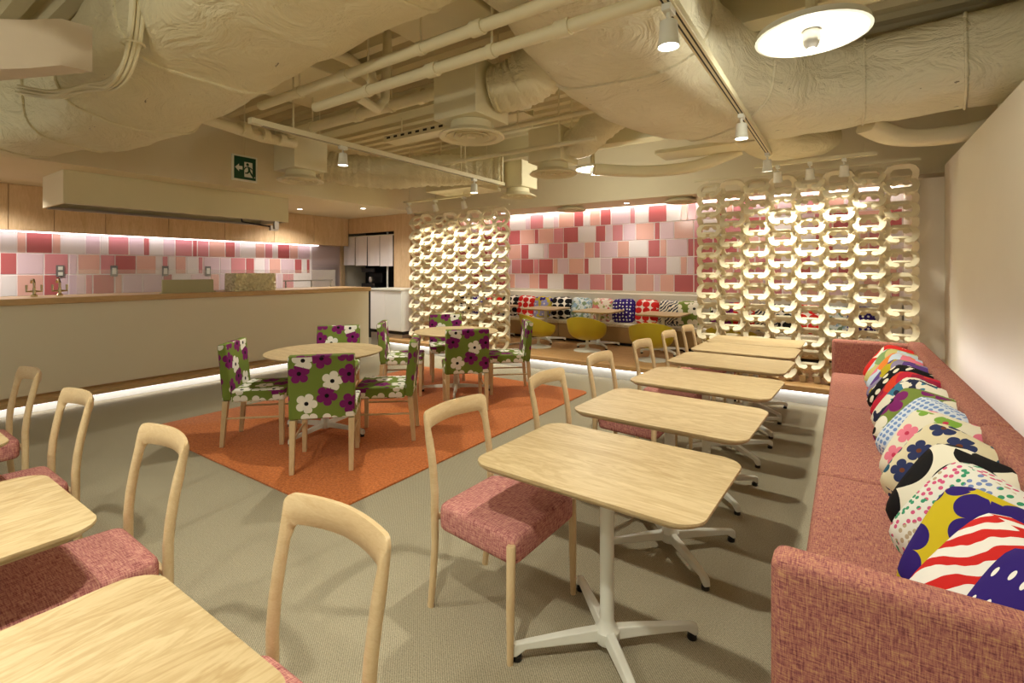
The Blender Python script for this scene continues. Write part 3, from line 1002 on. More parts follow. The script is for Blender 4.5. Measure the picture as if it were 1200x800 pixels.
red_dots = dots('red_apple_print', lin(240, 232, 220), [RED], 7.5, 0.47, 0.15, (1, 1.2, 1))
blk_dots = dots('black_spot_small_print', lin(236, 232, 220), [K], 7.5, 0.45, 0.15, (1, 1.2, 1))
vio = dots('violet_dot_print', NAVY, [WH], 17, 0.24, 0.3)
grey_sprig = blots('grey_blue_print', lin(206, 214, 210), [lin(140, 168, 190), lin(120, 140, 110)], 14, 0.53)
pink_sprig = blots('pink_sprig_print', lin(226, 214, 196), [lin(206, 120, 120), lin(150, 160, 90)], 12, 0.54)
zig = waves('black_cream_wave_print', CR, lin(60, 66, 80), 7, 7.0, 0.8)
yelfl = flowers('yellow_violet_flower_print', lin(198, 180, 60), lin(150, 150, 200), NAVY, CR, 6.0, 0.5, 0.4)
bench_list = [(-7.0 + 0.3, blk_dots, 'black spotted cushion on the bench at the far left'), (-6.25, vio, 'violet dotted cushion on the bench behind the left screen'), (-5.9, red_dots, 'red cushion behind the left screen'),
              (598, blk_dots, 'black spotted cushion just left of the red cushion beside the screen'), (617, red_dots, 'red and white spotted bench cushion at the left of the open bay'),
              (636, yelfl, 'yellow bench cushion with violet flowers'), (658, blk_dots, 'black and white spotted bench cushion'), (681, grey_sprig, 'pale grey blue patterned bench cushion'),
              (706, pink_sprig, 'pale pink sprigged bench cushion'), (731, vio, 'dark violet bench cushion with white dots'), (758, red_dots, 'red and white spotted bench cushion right of the violet one'),
              (786, zig, 'black and cream wavy bench cushion'), (807, flowers('green_white_flower_small', GREEN, CR, CR, K, 4.5, 0.48), 'green bench cushion with white flowers'),
              (848, flowers('green_purple_flower_small', GREEN, PURP, CR, K, 5, 0.48), 'green and purple flowered cushion behind the right screen'), (872, red_dots, 'red spotted cushion behind the right screen'),
              (900, zig, 'wavy dark cushion behind the right screen'), (922, blk_dots, 'black spotted cushion behind the middle of the right screen'), (952, red_dots, 'red spotted cushion right of the black one behind the right screen'),
              (978, grey_sprig, 'grey patterned cushion behind the right screen'), (1004, vio, 'violet cushion behind the right end of the right screen')]
for i, (px, mt, lab) in enumerate(bench_list):
    xx = px if px < 0 else x_on_y(px, 7.98)
    cushion(lab, mt, (xx, 7.98, 0.57 + 0.205), 0.08 * math.sin(i * 2.3), 0.22, 0.05 * math.sin(i * 1.9), 0.43, 0.14, 'cushions on the bench')

# ------------------------------------------------------------------ lounge tables and yellow chairs on the platform
lt = make_table('low oak table on the platform left of the violet cushion', 0.66, 0.72, 0.60, group='low tables in front of the bench')
lt.location = (-4.41, 7.52, 0.2)
for x, lab in ((-3.39, 'low oak table on the platform in front of the violet bench cushion'), (-2.32, 'low oak table on the platform in front of the wavy bench cushion'),
               (-1.2, 'low oak table on the platform behind the right screen'), (-5.5, 'low oak table on the platform behind the left screen')):
    copy_tree(lt, None, (x, 7.5, 0.2), 0.0, lab)

M['yellow'] = plain('mustard_shell', lin(186, 168, 34), 0.45, 0, 0.04)


def shell_chair(label):
    root = thing('yellow_chair', label, 'chair', group='yellow shell chairs on the platform')
    nu, nv = 28, 8
    outer, inner = [], []
    for j in range(nv + 1):
        t_ = j / nv
        ro, ri = [], []
        for i in range(nu):
            a = 2 * PI * i / nu
            back = 0.5 - 0.5 * math.sin(a)          # 1 at the back (-y), 0 at the front
            rim = 0.20 + 0.20 * (back ** 1.3)
            rx, ry = 0.31, 0.27
            z = 0.17 + (rim - 0.02) * (t_ ** 1.8)
            rr = 0.16 + 0.84 * (1 - (1 - t_) ** 2.7)
            lean = -0.06 * back * t_ * t_
            ro.append((rx * rr * math.cos(a), ry * rr * math.sin(a) + lean, z))
            ri.append((rx * (rr - 0.045 * t_ - 0.02) * math.cos(a), ry * (rr - 0.05 * t_ - 0.02) * math.sin(a) + lean, z + 0.028 * (1 - t_) + 0.004))
        outer.append(ro)
        inner.append(ri)
    MB().loft(outer + inner[::-1], True).build('shell', M['yellow'], root, smooth=70)
    MB().lathe([(0.21, 0.0), (0.21, 0.008), (0.12, 0.024), (0.04, 0.045), (0.024, 0.08), (0.022, 0.17), (0.06, 0.188)], 28).build('pedestal', M['white'], root)
    return root


yc = shell_chair('yellow shell chair on the platform in front of the violet cushion')
yc.location = (-3.37, 7.03, 0.2)
yc.rotation_euler.z = 0.1
copy_tree(yc, None, (-4.2, 6.93, 0.2), -0.5, 'yellow shell chair on the platform nearest the left link screen')
copy_tree(yc, None, (-2.26, 6.78, 0.2), 0.25, 'yellow shell chair on the platform beside the right link screen')
copy_tree(yc, None, (-1.25, 6.95, 0.2), 0.0, 'yellow shell chair half hidden behind the right link screen')

hr = thing('handrail', 'white bent tube rail at the edge of the left link screen', 'rail', (-4.7, 6.8, 0.2))
MB().tube([(-0.16, 0, 1.12), (-0.06, 0, 1.1), (0, 0, 1.04), (0, 0, 0.9), (0, 0, 0.012)], 0.016, 8).build('tube', M['white'], hr)
MB().tube([(0, 0, 0.014), (0, 0.15, 0.014), (0.12, 0.28, 0.014)], 0.014, 8).build('foot', M['white'], hr)


# ------------------------------------------------------------------ link screens
def link_mesh():
    cl = [(-0.052, -0.13), (-0.078, -0.124), (-0.106, -0.085), (-0.119, -0.035), (-0.117, 0.015), (-0.09, 0.064), (-0.06, 0.078)]
    cl = cl + [(-x, y) for x, y in cl[::-1]]
    hw_, th = 0.029, 0.015
    rings = []
    for i, (x, y) in enumerate(cl):
        p0, p1 = Vector(cl[max(i - 1, 0)]), Vector(cl[min(i + 1, len(cl) - 1)])
        t2 = (p1 - p0).normalized()
        nx, ny_ = -t2.y, t2.x
        k = hw_ * (0.75 if i in (0, len(cl) - 1) else 1.0)
        rings.append([(x + nx * k, -th, y + ny_ * k), (x - nx * k, -th, y - ny_ * k), (x - nx * k, th, y - ny_ * k), (x + nx * k, th, y + ny_ * k)])
    mb = MB().loft(rings)
    for s in (-1, 1):
        out = [(s * 0.05 + 0.033 * math.cos(2 * PI * k / 8), -0.128 + 0.033 * math.sin(2 * PI * k / 8)) for k in range(8)]
        mb.loft([[(x, -th - 0.002, y) for x, y in out], [(x, th + 0.002, y) for x, y in out]])
    return mb


def screen(label, x0, x1, y, z0, z1, ncol):
    root = thing('link_screen', label, 'screen', ((x0 + x1) / 2, y, 0.2), 0, 'hanging link screens')
    MB().box(-(x1 - x0) / 2 - 0.05, (x1 - x0) / 2 + 0.02, -0.012, 0.012, z1 - 0.2 + 0.03, z1 - 0.2 + 0.055).build('top_rail', M['pipe'], root)
    pitch = 0.125
    n = int((z1 - z0) / pitch)
    me = None
    for c in range(ncol):
        cx = x0 + (x1 - x0) * (c + 0.5) / ncol - (x0 + x1) / 2
        cn = MB().tube([(cx, 0, z1 - 0.2 - 0.02), (cx, 0, z1 - 0.2 + 0.03)], 0.004, 6).build('chain_hook', M['pipe'], root)
        for r in range(n):
            zc = z1 - 0.2 - 0.08 - r * pitch
            s = 1 if (r + c) % 2 else -1
            if me is None:
                o = link_mesh().build('link', M['link'], cn)
                me = o.data
            else:
                o = bpy.data.objects.new('link', me)
                col.objects.link(o)
                o.parent = cn
            o.location = (cx, 0, zc)
            o.rotation_euler = (s * math.radians(43), 0, 0)
        for s in (-1, 1):
            MB().box(cx + s * 0.07 - 0.03, cx + s * 0.07 + 0.03, -0.03, 0.03, 0.0, max(0.012, z1 - 0.2 - 0.08 - n * pitch + 0.055)).build('floor_clip', M['link'], cn, bevel=0.004)


screen('openwork screen of pale interlocking links in front of the right half of the bench', -1.55, 0.60, 6.45, 0.2, 2.55, 8)
screen('openwork screen of pale interlocking links behind the farther round table', -6.62, -4.46, 6.42, 0.2, 2.47, 8)

# ------------------------------------------------------------------ ducts
def spline(pts, n):
    """Catmull-Rom through tuples of any length"""
    out = []
    P = [pts[0]] + list(pts) + [pts[-1]]
    for i in range(1, len(P) - 2):
        for k in range(n):
            t_ = k / n
            q = []
            for a, b, c_, d in zip(P[i - 1], P[i], P[i + 1], P[i + 2]):
                q.append(0.5 * ((2 * b) + (-a + c_) * t_ + (2 * a - 5 * b + 4 * c_ - d) * t_ ** 2 + (-a + 3 * b - 3 * c_ + d) * t_ ** 3))
            out.append(tuple(q))
    out.append(tuple(pts[-1]))
    return out


def duct(name, label, keys, mat_, sq=4.0, amp=0.02, n=36, steps=10, pleat=0.0, seams=(), cat='duct', group=None, hang=()):
    """keys: (x, y, z, width, height); soft wrapped body swept along them"""
    pts = spline(keys, steps)
    rings = []
    prev = None
    for i, q in enumerate(pts):
        p = Vector(q[:3])
        a, b = Vector(pts[max(i - 1, 0)][:3]), Vector(pts[min(i + 1, len(pts) - 1)][:3])
        t_ = (b - a).normalized()
        u = t_.cross(Vector((0, 0, 1)))
        if u.length < 0.2:
            u = prev if prev else Vector((1, 0, 0))
        u = (u - t_ * u.dot(t_)).normalized()
        prev = u
        v_ = u.cross(t_)
        ring = []
        pl = 1 + pleat * math.sin(i * 2.4) + pleat * 0.6 * math.sin(i * 1.1)
        for k in range(n):
            th = 2 * PI * k / n
            cs, sn = math.cos(th), math.sin(th)
            x = abs(cs) ** (2 / sq) * (1 if cs >= 0 else -1) * q[3] / 2
            z = abs(sn) ** (2 / sq) * (1 if sn >= 0 else -1) * q[4] / 2
            w_ = p + u * x * pl + v_ * z * pl
            nz = noise.noise(w_ * 2.6) * amp + noise.noise(w_ * 7.0) * amp * 0.4
            ring.append(w_ + (u * cs + v_ * sn) * nz)
        rings.append(ring)
    mb = MB().loft(rings)
    root = thing(name, label, cat, keys[0][:3], 0, group)
    o0 = Vector(keys[0][:3])
    for i in range(len(mb.v)):
        mb.v[i] = mb.v[i] - o0
    mb.build('wrap', mat_, root, smooth=75)
    for sidx in seams:
        q = rings[min(sidx, len(rings) - 1)]
        cpt = sum((Vector(p) for p in q), Vector()) / len(q)
        loop = [cpt + (Vector(p) - cpt) * 1.008 - o0 for p in q]
        loop.append(loop[0])
        MB().tube(loop, 0.012, 6, cap=False).build('seam_band', mat_, root)
    for x, y, z in hang:
        MB().tube([Vector((x, y, z)) - o0, Vector((x, y, 3.55)) - o0], 0.008, 6).build('hanger_rod', M['pipe'], root)
    return root


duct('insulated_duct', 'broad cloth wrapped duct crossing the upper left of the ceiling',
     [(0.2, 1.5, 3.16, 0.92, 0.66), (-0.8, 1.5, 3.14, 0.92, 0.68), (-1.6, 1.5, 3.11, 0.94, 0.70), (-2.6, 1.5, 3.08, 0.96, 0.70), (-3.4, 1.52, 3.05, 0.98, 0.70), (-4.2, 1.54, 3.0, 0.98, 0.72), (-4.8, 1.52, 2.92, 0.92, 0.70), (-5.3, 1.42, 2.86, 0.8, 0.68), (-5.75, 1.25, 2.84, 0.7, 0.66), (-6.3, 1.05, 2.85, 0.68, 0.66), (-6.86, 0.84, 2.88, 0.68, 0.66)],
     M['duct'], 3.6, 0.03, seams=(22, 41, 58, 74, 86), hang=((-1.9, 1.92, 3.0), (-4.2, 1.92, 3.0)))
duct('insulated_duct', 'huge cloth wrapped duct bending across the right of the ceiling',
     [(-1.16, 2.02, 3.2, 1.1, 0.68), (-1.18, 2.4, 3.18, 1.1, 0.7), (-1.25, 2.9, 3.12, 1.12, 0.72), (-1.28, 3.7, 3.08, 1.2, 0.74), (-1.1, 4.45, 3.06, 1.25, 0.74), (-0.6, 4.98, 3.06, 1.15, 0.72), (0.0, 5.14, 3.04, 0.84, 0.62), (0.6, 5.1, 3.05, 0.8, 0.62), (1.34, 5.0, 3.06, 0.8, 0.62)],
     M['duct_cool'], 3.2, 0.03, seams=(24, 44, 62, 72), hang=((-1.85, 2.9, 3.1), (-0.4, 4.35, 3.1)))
duct('flexible_duct', 'pleated round duct sagging over the farther round table',
     [(-5.75, 3.95, 2.86, 0.40, 0.40), (-5.5, 4.2, 2.80, 0.42, 0.42), (-5.1, 4.55, 2.78, 0.42, 0.42), (-4.6, 4.95, 2.82, 0.42, 0.42), (-4.2, 5.3, 2.84, 0.40, 0.40), (-3.9, 5.5, 2.84, 0.38, 0.38)], M['duct'], 2.0, 0.02, 28, 16, 0.045)
duct('flexible_duct', 'short bulging duct on top of the pleated duct near the fascia', [(-6.64, 4.4, 3.0, 0.42, 0.42), (-6.3, 4.2, 2.95, 0.42, 0.42), (-5.78, 3.95, 2.87, 0.41, 0.41)], M['duct'], 2.0, 0.02, 28, 16, 0.045)


# ceiling air outlets
def outlet(label, x, y, box_h, bw=0.42):
    root = thing('air_diffuser', label, 'air vent', (x, y, 2.5), 0, 'round ceiling air outlets')
    MB().lathe([(0.15, 0.03), (0.25, 0.0), (0.262, 0.008), (0.25, 0.022), (0.17, 0.06), (0.16, 0.12 if box_h else 0.062)], 32).build('rim', M['pipe'], root)
    for r in (0.20, 0.14, 0.085):
        MB().lathe([(r - 0.03, 0.045), (r, 0.004), (r + 0.004, 0.01), (r - 0.022, 0.05)], 32).build('ring', M['pipe'], root)
    MB().lathe([(0.035, 0.006), (0.035, 0.04)], 20).build('core', M['pipe'], root)
    if box_h:
        MB().box(-bw / 2, bw / 2, -bw / 2, bw / 2, 0.12, 0.12 + box_h).build('plenum_box', M['pipe'], root, bevel=0.006)
        MB().tube([(0.15, 0.15, 0.12 + box_h), (0.15, 0.15, 1.04)], 0.007, 6).build('hanger_rod', M['pipe'], root)
    else:
        pass
    return root


outlet('largest round air outlet under a square box at the ceiling centre', -2.45, 3.02, 0.42)
outlet('round air outlet under a square box beside the big right duct', -2.65, 4.68, 0.36, 0.40)
outlet('round air outlet at the end of the pleated duct', -3.86, 5.8, 0.36, 0.40)
outlet('round air outlet under a square box beside the exit sign', -5.31, 3.36, 0.42)
o = outlet('flat round air outlet in the back soffit at left', -3.99, 7.68, 0)
o.location.z = 2.507
o = outlet('flat round air outlet in the back soffit beside the right screen', -2.1, 7.72, 0)
o.location.z = 2.507
duct('flexible_duct', 'creased elbow duct joining the largest air outlet box', [(-2.24, 3.04, 2.84, 0.34, 0.34), (-2.08, 3.08, 2.86, 0.38, 0.38), (-1.9, 3.12, 2.95, 0.40, 0.40), (-1.76, 3.2, 3.1, 0.40, 0.40)], M['duct'], 2.0, 0.02, 28, 12, 0.04)
duct('flexible_duct', 'creased elbow duct joining the outlet box beside the big duct', [(-2.45, 4.68, 2.8, 0.30, 0.30), (-2.28, 4.66, 2.82, 0.34, 0.34), (-2.05, 4.6, 2.95, 0.36, 0.36), (-1.75, 4.5, 3.08, 0.36, 0.36)], M['duct'], 2.0, 0.02, 28, 12, 0.04)

# air unit
ac = thing('air_unit', 'boxy cream air unit hung behind the pleated duct', 'air unit', (-4.9, 5.78, 2.67))
MB().box(-0.5, 0.5, -0.25, 0.35, 0, 0.28).build('casing', M['pipe'], ac, bevel=0.008)
MB().box(-0.42, 0.42, -0.262, -0.25, 0.05, 0.2).build('access_panel', M['pipe'], ac, bevel=0.004)
for x in (-0.46, 0.46):
    MB().tube([(x, 0.05, 0.28), (x, 0.05, 0.92)], 0.008, 6).build('hanger_rod', M['pipe'], ac)


# ------------------------------------------------------------------ pipes
def pipe(label, pts, r, hangs=(), name='pipe', collars=()):
    root = thing(name, label, 'pipe', pts[0], 0, 'painted ceiling pipes')
    o0 = Vector(pts[0])
    MB().tube([Vector(p) - o0 for p in pts], r, 14).build('tube', M['pipe'], root, smooth=50)
    for q in collars:
        a = Vector(pts[0]).lerp(Vector(pts[-1]), q) - o0
        d = (Vector(pts[-1]) - Vector(pts[0])).normalized() * 0.04
        MB().tube([a - d, a + d], r * 1.28, 14).build('collar', M['pipe'], root)
    for q in hangs:
        a = Vector(pts[0]).lerp(Vector(pts[-1]), q)
        MB().tube([a - o0 + Vector((0, 0, r)), Vector((a.x, a.y, 3.53)) - o0], 0.007, 6).build('hanger_rod', M['pipe'], root)
        MB().tube([a - o0 + Vector((-0.02, 0, 0)), a - o0 + Vector((0.02, 0, 0))], r * 1.2, 14).build('clamp', M['pipe'], root)


pipe('upper of two long pipes beside the broad left duct', [(-3.9, 2.12, 2.78), (-0.3, 2.1, 2.78)], 0.034, (0.15, 0.5), collars=(0.3, 0.62))
pipe('lower of two long pipes beside the broad left duct', [(-3.3, 2.21, 2.68), (-0.28, 2.19, 2.68)], 0.034, (0.2, 0.55), collars=(0.4, 0.7))
pipe('thick pipe running to the largest air outlet box', [(-5.05, 3.03, 2.94), (-2.67, 3.03, 2.94)], 0.05, (0.2, 0.7), collars=(0.5,))
pipe('pipe crossing high above the nearer round table', [(-4.85, 3.55, 3.2), (-1.9, 3.55, 3.2)], 0.06, (0.3, 0.7), collars=(0.45,))
pipe('slim conduit crossing over the rug toward the right duct', [(-3.95, 4.26, 2.70), (-1.95, 4.26, 2.70)], 0.022, (0.2, 0.8))
pipe('slim conduit behind the largest air outlet', [(-3.4, 3.9, 2.84), (-1.8, 3.9, 2.84)], 0.022, (0.5,))
pipe('pipe above the round reflector lamp at the upper right', [(-0.6, 3.5, 3.3), (1.34, 3.5, 3.3)], 0.06, (0.5,), collars=(0.35,))
pipe('short pipe climbing from the two long pipes toward the deck', [(-2.85, 2.24, 2.68), (-2.95, 2.5, 2.68), (-3.0, 2.62, 2.8), (-3.0, 2.66, 3.5)], 0.034)
pipe('branch pipe bending down beside the thick pipe', [(-3.4, 2.3, 3.2), (-3.4, 2.6, 3.2), (-3.4, 2.8, 3.12), (-3.4, 2.98, 2.99)], 0.045)
pipe('pipe with valves left of the exit sign rod', [(-4.75, 2.05, 2.82), (-4.95, 2.7, 2.82), (-5.05, 3.12, 2.86)], 0.05, collars=(0.4, 0.62, 0.82))

# cable tray with toothed edge
ctr = thing('cable_tray', 'long cream cable tray with slotted edge above the nearer round table', 'cable tray', (-4.6, 4.1, 3.0))
MB().box(0, 2.0, -0.1, 0.1, 0, 0.012).box(0, 2.0, -0.1, -0.09, 0.012, 0.07).box(0, 2.0, 0.09, 0.1, 0.012, 0.07).build('tray', M['pipe'], ctr)
for k in range(16):
    MB().box(0.05 + k * 0.12, 0.11 + k * 0.12, -0.101, -0.0995, 0.03, 0.055).build('slot', M['dark'], ctr, smooth=0)
for x in (0.2, 1.8):
    MB().tube([(x, 0, 0.012), (x, 0, 0.53)], 0.007, 6).build('hanger_rod', M['pipe'], ctr)
tag(MB().box(-6.9, 1.34, 3.95, 4.15, 3.28, 3.52).build('beam', M['ceil'], bevel=0.004), 'cream steel beam crossing the ceiling over the rug', 'beam')
tag(MB().box(-6.9, 1.34, 6.3, 6.55, 3.2, 3.52).build('beam', M['ceil'], bevel=0.004), 'cream beam crossing the ceiling above the link screens', 'beam')
tag(MB().box(-2.9, -2.1, 2.32, 2.85, 3.3, 3.42).build('air_duct_panel', M['pipe'], bevel=0.01), 'flat cream duct panel high above the two long pipes', 'duct')
tag(MB().box(-4.9, -3.9, 2.3, 3.3, 3.25, 3.45).build('air_duct_panel', M['pipe'], bevel=0.01), 'flat cream duct panel high left of the thick pipe', 'duct')
duct('flat_duct', 'curved flat cream duct sweeping under the big right duct', [(-2.4, 5.2, 2.62, 0.16, 0.12), (-1.9, 5.55, 2.6, 0.16, 0.12), (-1.4, 5.75, 2.64, 0.16, 0.12), (-0.95, 5.8, 2.78, 0.16, 0.12)], M['pipe'], 4, 0.0, 16, 8)
tag(MB().box(-1.75, -0.75, 5.35, 5.75, 2.74, 2.78).build('drip_tray', M['pipe'], bevel=0.006), 'flat cream panel under the bend of the big right duct', 'panel')
duct('flat_duct', 'pale curved duct hanging under the big duct near the right wall', [(0.15, 5.5, 2.78, 0.2, 0.14), (0.4, 5.72, 2.68, 0.2, 0.14), (0.8, 5.8, 2.66, 0.2, 0.14), (1.3, 5.75, 2.72, 0.2, 0.14)], M['soffit'], 4, 0.0, 16, 8)
duct('insulated_duct', 'small swollen duct stub between the big duct and the right screen', [(-0.75, 5.3, 2.9, 0.5, 0.4), (-0.6, 5.75, 2.8, 0.55, 0.36), (-0.35, 6.05, 2.82, 0.5, 0.34), (-0.2, 6.29, 2.9, 0.4, 0.32)], M['duct'], 2.4, 0.02)

# white curved canopy in the upper left
mb = MB()
rings = []
for k in range(13):
    u = k / 12
    dz = -0.30 * math.sin(min(1.0, u * 1.08) * PI * 0.8) ** 1.4
    ring = []
    for xx, top in ((-5.6, 0), (-4.4, 0), (-3.34, 0), (-3.34, 1), (-4.4, 1), (-5.6, 1)):
        far = 0.9 + 0.55 * (xx + 3.34)
        yy = far - 1.5 * (1 - u)
        ring.append((xx, yy, 2.6 + dz + (0.3 if top else 0.0) + (0.06 if xx > -3.5 and not top else 0.0)))
    rings.append(ring)
tag(mb.loft(rings).build('canopy_panel', plain('white_canopy', lin(208, 194, 172), 0.6), smooth=60), 'smooth white curved canopy panel in the upper left corner', 'panel')

# cable bundle
cb = thing('cable_bundle', 'bundle of cream cables looping down beside the broad left duct', 'cables', (-3.0, 1.12, 3.2))
for k in range(9):
    a, b = (k % 3 - 1) * 0.022, (k // 3 - 1) * 0.022
    pts = [(-3.02, 0.98, 3.5), (-3.12, 1.03, 2.95), (-3.3, 1.06, 2.66), (-3.55, 1.06, 2.55), (-3.9, 1.04, 2.6), (-4.3, 0.98, 2.62), (-4.8, 0.9, 2.72)]
    pts = [(x + a + 3.0 + 0.01 * math.sin(i + k), y + b - 1.12, z - 3.2 + a * 0.4 + 0.012 * math.sin(2 * i + k)) for i, (x, y, z) in enumerate(pts)]
    MB().tube(spline(pts, 6), 0.0105, 6).build('cable', M['pipe'], cb)
for z, x, y in ((-0.12, -0.07, -0.11), (-0.5, -0.25, -0.07)):
    loop = [(x + 0.055 * math.cos(2 * PI * k / 14), y + 0.055 * math.sin(2 * PI * k / 14), z) for k in range(15)]
    MB().tube(loop, 0.006, 6, cap=False).build('cable_tie', M['pipe'], cb)


# ------------------------------------------------------------------ light tracks and lamps
def track(label, x, y0, y1, z, rods):
    root = thing('light_track', label, 'light track', (x, y0, z), 0, 'ceiling light tracks')
    L = y1 - y0
    MB().box(-0.03, 0.03, 0, L, 0.0, 0.045).build('rail', M['pipe'], root, bevel=0.003)
    for s in (-1, 1):
        MB().box(s * 0.012 - 0.004, s * 0.012 + 0.004, 0.1, L - 0.1, -0.0008, 0.0).build('groove', M['dark'], root, smooth=0)
    for q in rods:
        MB().tube([(0, q - y0, 0.045), (0, q - y0, 3.53 - z)], 0.008, 6).build('hanger_rod', M['pipe'], root)


track('light track running above the row of sofa tables', -0.65, -1.5, 5.55, 2.62, (-1.0, 0.6, 5.5))
track('light track running above the two round tables', -3.9, 2.03, 5.5, 2.62, (2.4, 4.6))


def light(name, typ, loc, power, colr, parent=None, **kw):
    l = bpy.data.lights.new(name, typ)
    l.energy = power
    l.color = colr
    for k, v_ in kw.items():
        setattr(l, k, v_)
    o = bpy.data.objects.new(name, l)
    col.objects.link(o)
    o.location = loc
    if parent is not None:
        o.parent = parent
    return o


def spot(label, x, y, z, tx=0.0, ty=0.0, power=SPOT_W, cone=105, side=0):
    root = thing('track_spotlight', label, 'spotlight', (x, y, z), 0, 'track spotlights')
    d = Vector((tx, ty, -1)).normalized()
    Mx = Matrix.Translation((0, 0, -0.12)) @ d.to_track_quat('-Z', 'Y').to_matrix().to_4x4()
    MB().box(-0.02, 0.02, -0.04, 0.04, -0.03, 0.0).build('adapter', M['white'], root, bevel=0.003)
    MB().tube([(0, 0, -0.03), (0, 0, -0.10)], 0.009, 8).build('stem', M['white'], root)
    hd_ = MB().lathe([(0.03, 0.055), (0.038, 0.05), (0.045, -0.06), (0.048, -0.06), (0.04, 0.0)], 24, Mx).build('head', M['white'], root)
    MB().lathe([(0.0, -0.0555), (0.041, -0.055), (0.041, -0.05), (0.0, -0.05)], 24, Mx).build('lens', M['lens'], hd_)
    p = Mx @ Vector((0, 0, -0.075))
    s_ = light('spot_beam', 'SPOT', p, power, WARM, root, spot_size=math.radians(cone), spot_blend=0.65, shadow_soft_size=0.035)
    s_.rotation_euler = d.to_track_quat('-Z', 'Y').to_euler()
    return root


TZ = 2.62
spot('brightest spotlight at the top edge over the nearest sofa table', -0.65, 2.18, TZ)
spot('spotlight on the right track below the big duct bend', -0.65, 4.0, TZ)
spot('spotlight at the far end of the right track', -0.65, 5.45, TZ, 0, 0.15)
spot('spotlight on the right track just behind the camera', -0.65, 0.35, TZ)
spot('spotlight near the start of the right track behind the camera', -0.65, -1.2, TZ)
spot('spotlight on the left track over the nearer round table', -3.9, 2.9, TZ)
spot('spotlight on the left track over the farther round table', -3.9, 4.86, TZ)
track('light track above the left tables, cut off behind the camera', -2.6, -1.6, 0.4, 2.62, (-1.2, 0.2))  # track outside the view, added to carry two fill spotlights
spot('spotlight on the track above the left tables', -2.6, 0.25, TZ)
spot('spotlight behind the camera on the track above the left tables', -2.6, -1.2, TZ, 0.0, 0.2)
# lamps aimed at the screens
br = thing('light_bar', 'short white light bar above the right link screen', 'light track', (-0.3, 6.05, 2.6))
MB().box(-0.55, 0.55, -0.02, 0.02, 0, 0.035).build('rail', M['pipe'], br)
for x in (-0.45, 0.45):
    MB().tube([(x, 0, 0.035), (x, 0, 0.93)], 0.006, 6).build('hanger_rod', M['pipe'], br)
for i, x in enumerate((-0.62, -0.32, -0.02)):
    spot('white spotlight above the right link screen, ' + ('leftmost', 'middle', 'rightmost')[i] + ' of three', x, 6.05, 2.6, 0, 0.33, 44, 92)
br = thing('light_bar', 'short white light bar above the left link screen', 'light track', (-5.5, 5.85, 2.6))
MB().box(-0.72, 0.72, -0.02, 0.02, 0, 0.035).build('rail', M['pipe'], br)
for x in (-0.6, 0.6):
    MB().tube([(x, 0, 0.035), (x, 0, 0.93)], 0.006, 6).build('hanger_rod', M['pipe'], br)
for i, x in enumerate((-6.1, -5.5, -4.9)):
    spot('small spotlight above the left link screen, ' + ('leftmost', 'middle', 'rightmost')[i] + ' of three', x, 5.85, 2.6, 0, 0.42, 70, 100)


def reflector(label, loc, R, power):
    root = thing('reflector_lamp', label, 'ceiling lamp', loc, 0, 'round reflector lamps')
    MB().lathe([(R * 0.2, 0.055), (R * 0.97, 0.035), (R, 0.0), (R * 0.94, -0.004), (R * 0.9, 0.018), (R * 0.2, 0.03)], 40).build('reflector', M['white'], root)
    MB().lathe([(R * 0.15, 0.03), (R * 0.16, -0.02), (R * 0.13, -0.05), (R * 0.08, -0.07)], 20).build('lamp_head', M['steel'], root)
    MB().tube([(0, 0, 0.05), (0, 0, 3.53 - loc[2])], 0.03, 10).build('pole', M['pipe'], root)
    MB().lathe([(0.0, -0.0715), (R * 0.07, -0.071), (R * 0.07, -0.068), (0.0, -0.068)], 16).build('lens', M['lens'], root)
    light('lamp_glow', 'POINT', (0, 0, -0.2), power, WARM, root, shadow_soft_size=0.06)
    return root


reflector('large tilted looking round white reflector lamp at the upper right', (-0.16, 3.16, 2.745), 0.28, GLOW_W * 0.4)
reflector('small round white reflector lamp beside the big duct', (-2.75, 5.9, 2.78), 0.22, GLOW_W)
reflector('round reflector lamp above and behind the camera', (-1.6, -0.6, 2.745), 0.31, GLOW_W * 1.4)  # unseen extra lamp, gives soft fill from behind the camera
reflector('round reflector lamp above the far left tables', (-6.2, -1.2, 2.745), 0.31, GLOW_W)  # another out-of-view lamp added as fill on the left side

# downlights in the soffits; the first is unseen, added to brighten the kitchen cabinets
for i, (x, y, z, p) in enumerate(((-8.4, 1.2, 2.6, 150), (-7.35, 5.9, 2.6, 70), (-8.4, 5.3, 2.6, 130), (-3.0, 7.75, 2.57, 24), (-1.0, 7.75, 2.57, 24), (-5.5, 7.75, 2.57, 24))):
    if not p:
        continue
    root = thing('downlight', ['recessed downlight in the kitchen ceiling near the left edge', 'recessed downlight over the white cupboard at the counter end', 'recessed downlight in the kitchen ceiling near the noren doorway', 'small recessed downlight in the back soffit between the two outlets',
                               'small recessed downlight behind the right link screen', 'small recessed downlight behind the left link screen'][i], 'downlight', (x, y, z), 0, 'recessed downlights')
    MB().lathe([(0.045, 0.0), (0.055, -0.004), (0.06, -0.001), (0.06, 0.0)], 20).build('ring', M['white'], root)
    MB().lathe([(0.0, -0.0015), (0.04, -0.0015), (0.04, 0.0), (0.0, 0.0)], 16).build('lens', M['lens'], root)
    light('downlight_beam', 'SPOT', (0, 0, -0.03), p, (1.0, 0.93, 0.86), root, spot_size=math.radians(140), spot_blend=0.8, shadow_soft_size=0.05)

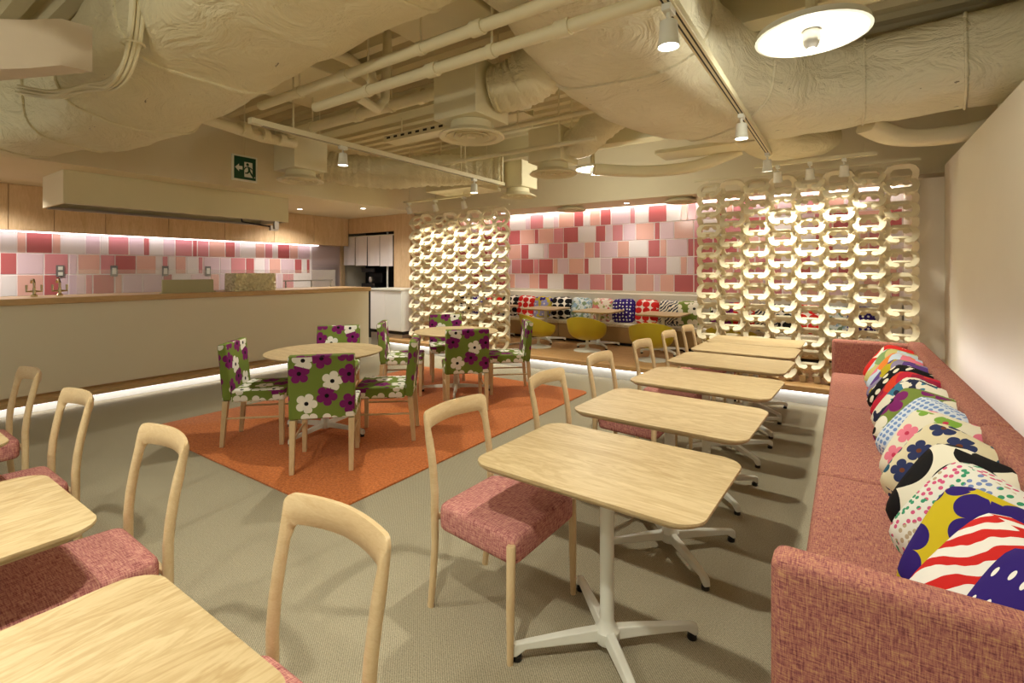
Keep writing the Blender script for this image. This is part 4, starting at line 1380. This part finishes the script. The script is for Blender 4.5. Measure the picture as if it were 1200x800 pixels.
# ------------------------------------------------------------------ exit sign
sg = thing('exit_sign', 'green and white running figure exit sign on a rod', 'sign', (-5.82, 2.97, 2.65), 0)
EG, EW = plain('sign_green', lin(10, 74, 50), 0.4), plain('sign_white', lin(232, 234, 222), 0.4)
MB().box(-0.016, 0.012, -0.145, 0.145, -0.15, 0.15).build('case', EW, sg, bevel=0.004)
MB().box(0.012, 0.0135, -0.125, 0.125, -0.13, 0.13).build('green_panel', EG, sg, smooth=0)
MB().tube([(0, 0, 0.15), (0, 0, 0.88)], 0.008, 8).build('rod', M['pipe'], sg)


def sign_poly(pts, mat_, lvl, nm):
    x = 0.0135 + 0.0006 * lvl
    MB().loft([[(x - 0.0006, a, b) for a, b in pts], [(x, a, b) for a, b in pts]]).build(nm, mat_, sg, smooth=0)


# +y runs to the right as seen from the dining room
sign_poly([(-0.115, 0.0), (-0.07, 0.045), (-0.07, 0.02), (-0.03, 0.02), (-0.03, -0.02), (-0.07, -0.02), (-0.07, -0.045)][::-1], EW, 1, 'arrow')
sign_poly([(-0.01, -0.1), (0.085, -0.1), (0.085, 0.075), (-0.01, 0.075)], EW, 1, 'door_shape')
sign_poly([(0.028 + 0.017 * math.cos(2 * PI * k / 12), 0.048 + 0.017 * math.sin(2 * PI * k / 12)) for k in range(12)], EG, 2, 'figure_head')
sign_poly([(0.03, 0.03), (0.055, 0.02), (0.062, -0.03), (0.035, -0.03)][::-1], EG, 2, 'figure_body')
sign_poly([(0.035, -0.025), (0.06, -0.03), (0.03, -0.06), (0.0, -0.062), (-0.004, -0.05), (0.02, -0.045)][::-1], EG, 2, 'figure_leg')
sign_poly([(0.045, -0.03), (0.064, -0.028), (0.085, -0.06), (0.11, -0.1), (0.095, -0.105), (0.066, -0.068)][::-1], EG, 2, 'figure_leg')
sign_poly([(0.034, 0.026), (0.03, 0.014), (0.005, 0.005), (-0.006, -0.018), (-0.014, -0.012), (-0.002, 0.016)], EG, 2, 'figure_arm')
sign_poly([(0.055, 0.018), (0.06, 0.006), (0.08, -0.012), (0.088, -0.004), (0.07, 0.014)][::-1], EG, 2, 'figure_arm')
sign_poly([(0.085, -0.1), (0.118, -0.1), (0.118, -0.088), (0.085, -0.088)], EW, 1, 'floor_bar')
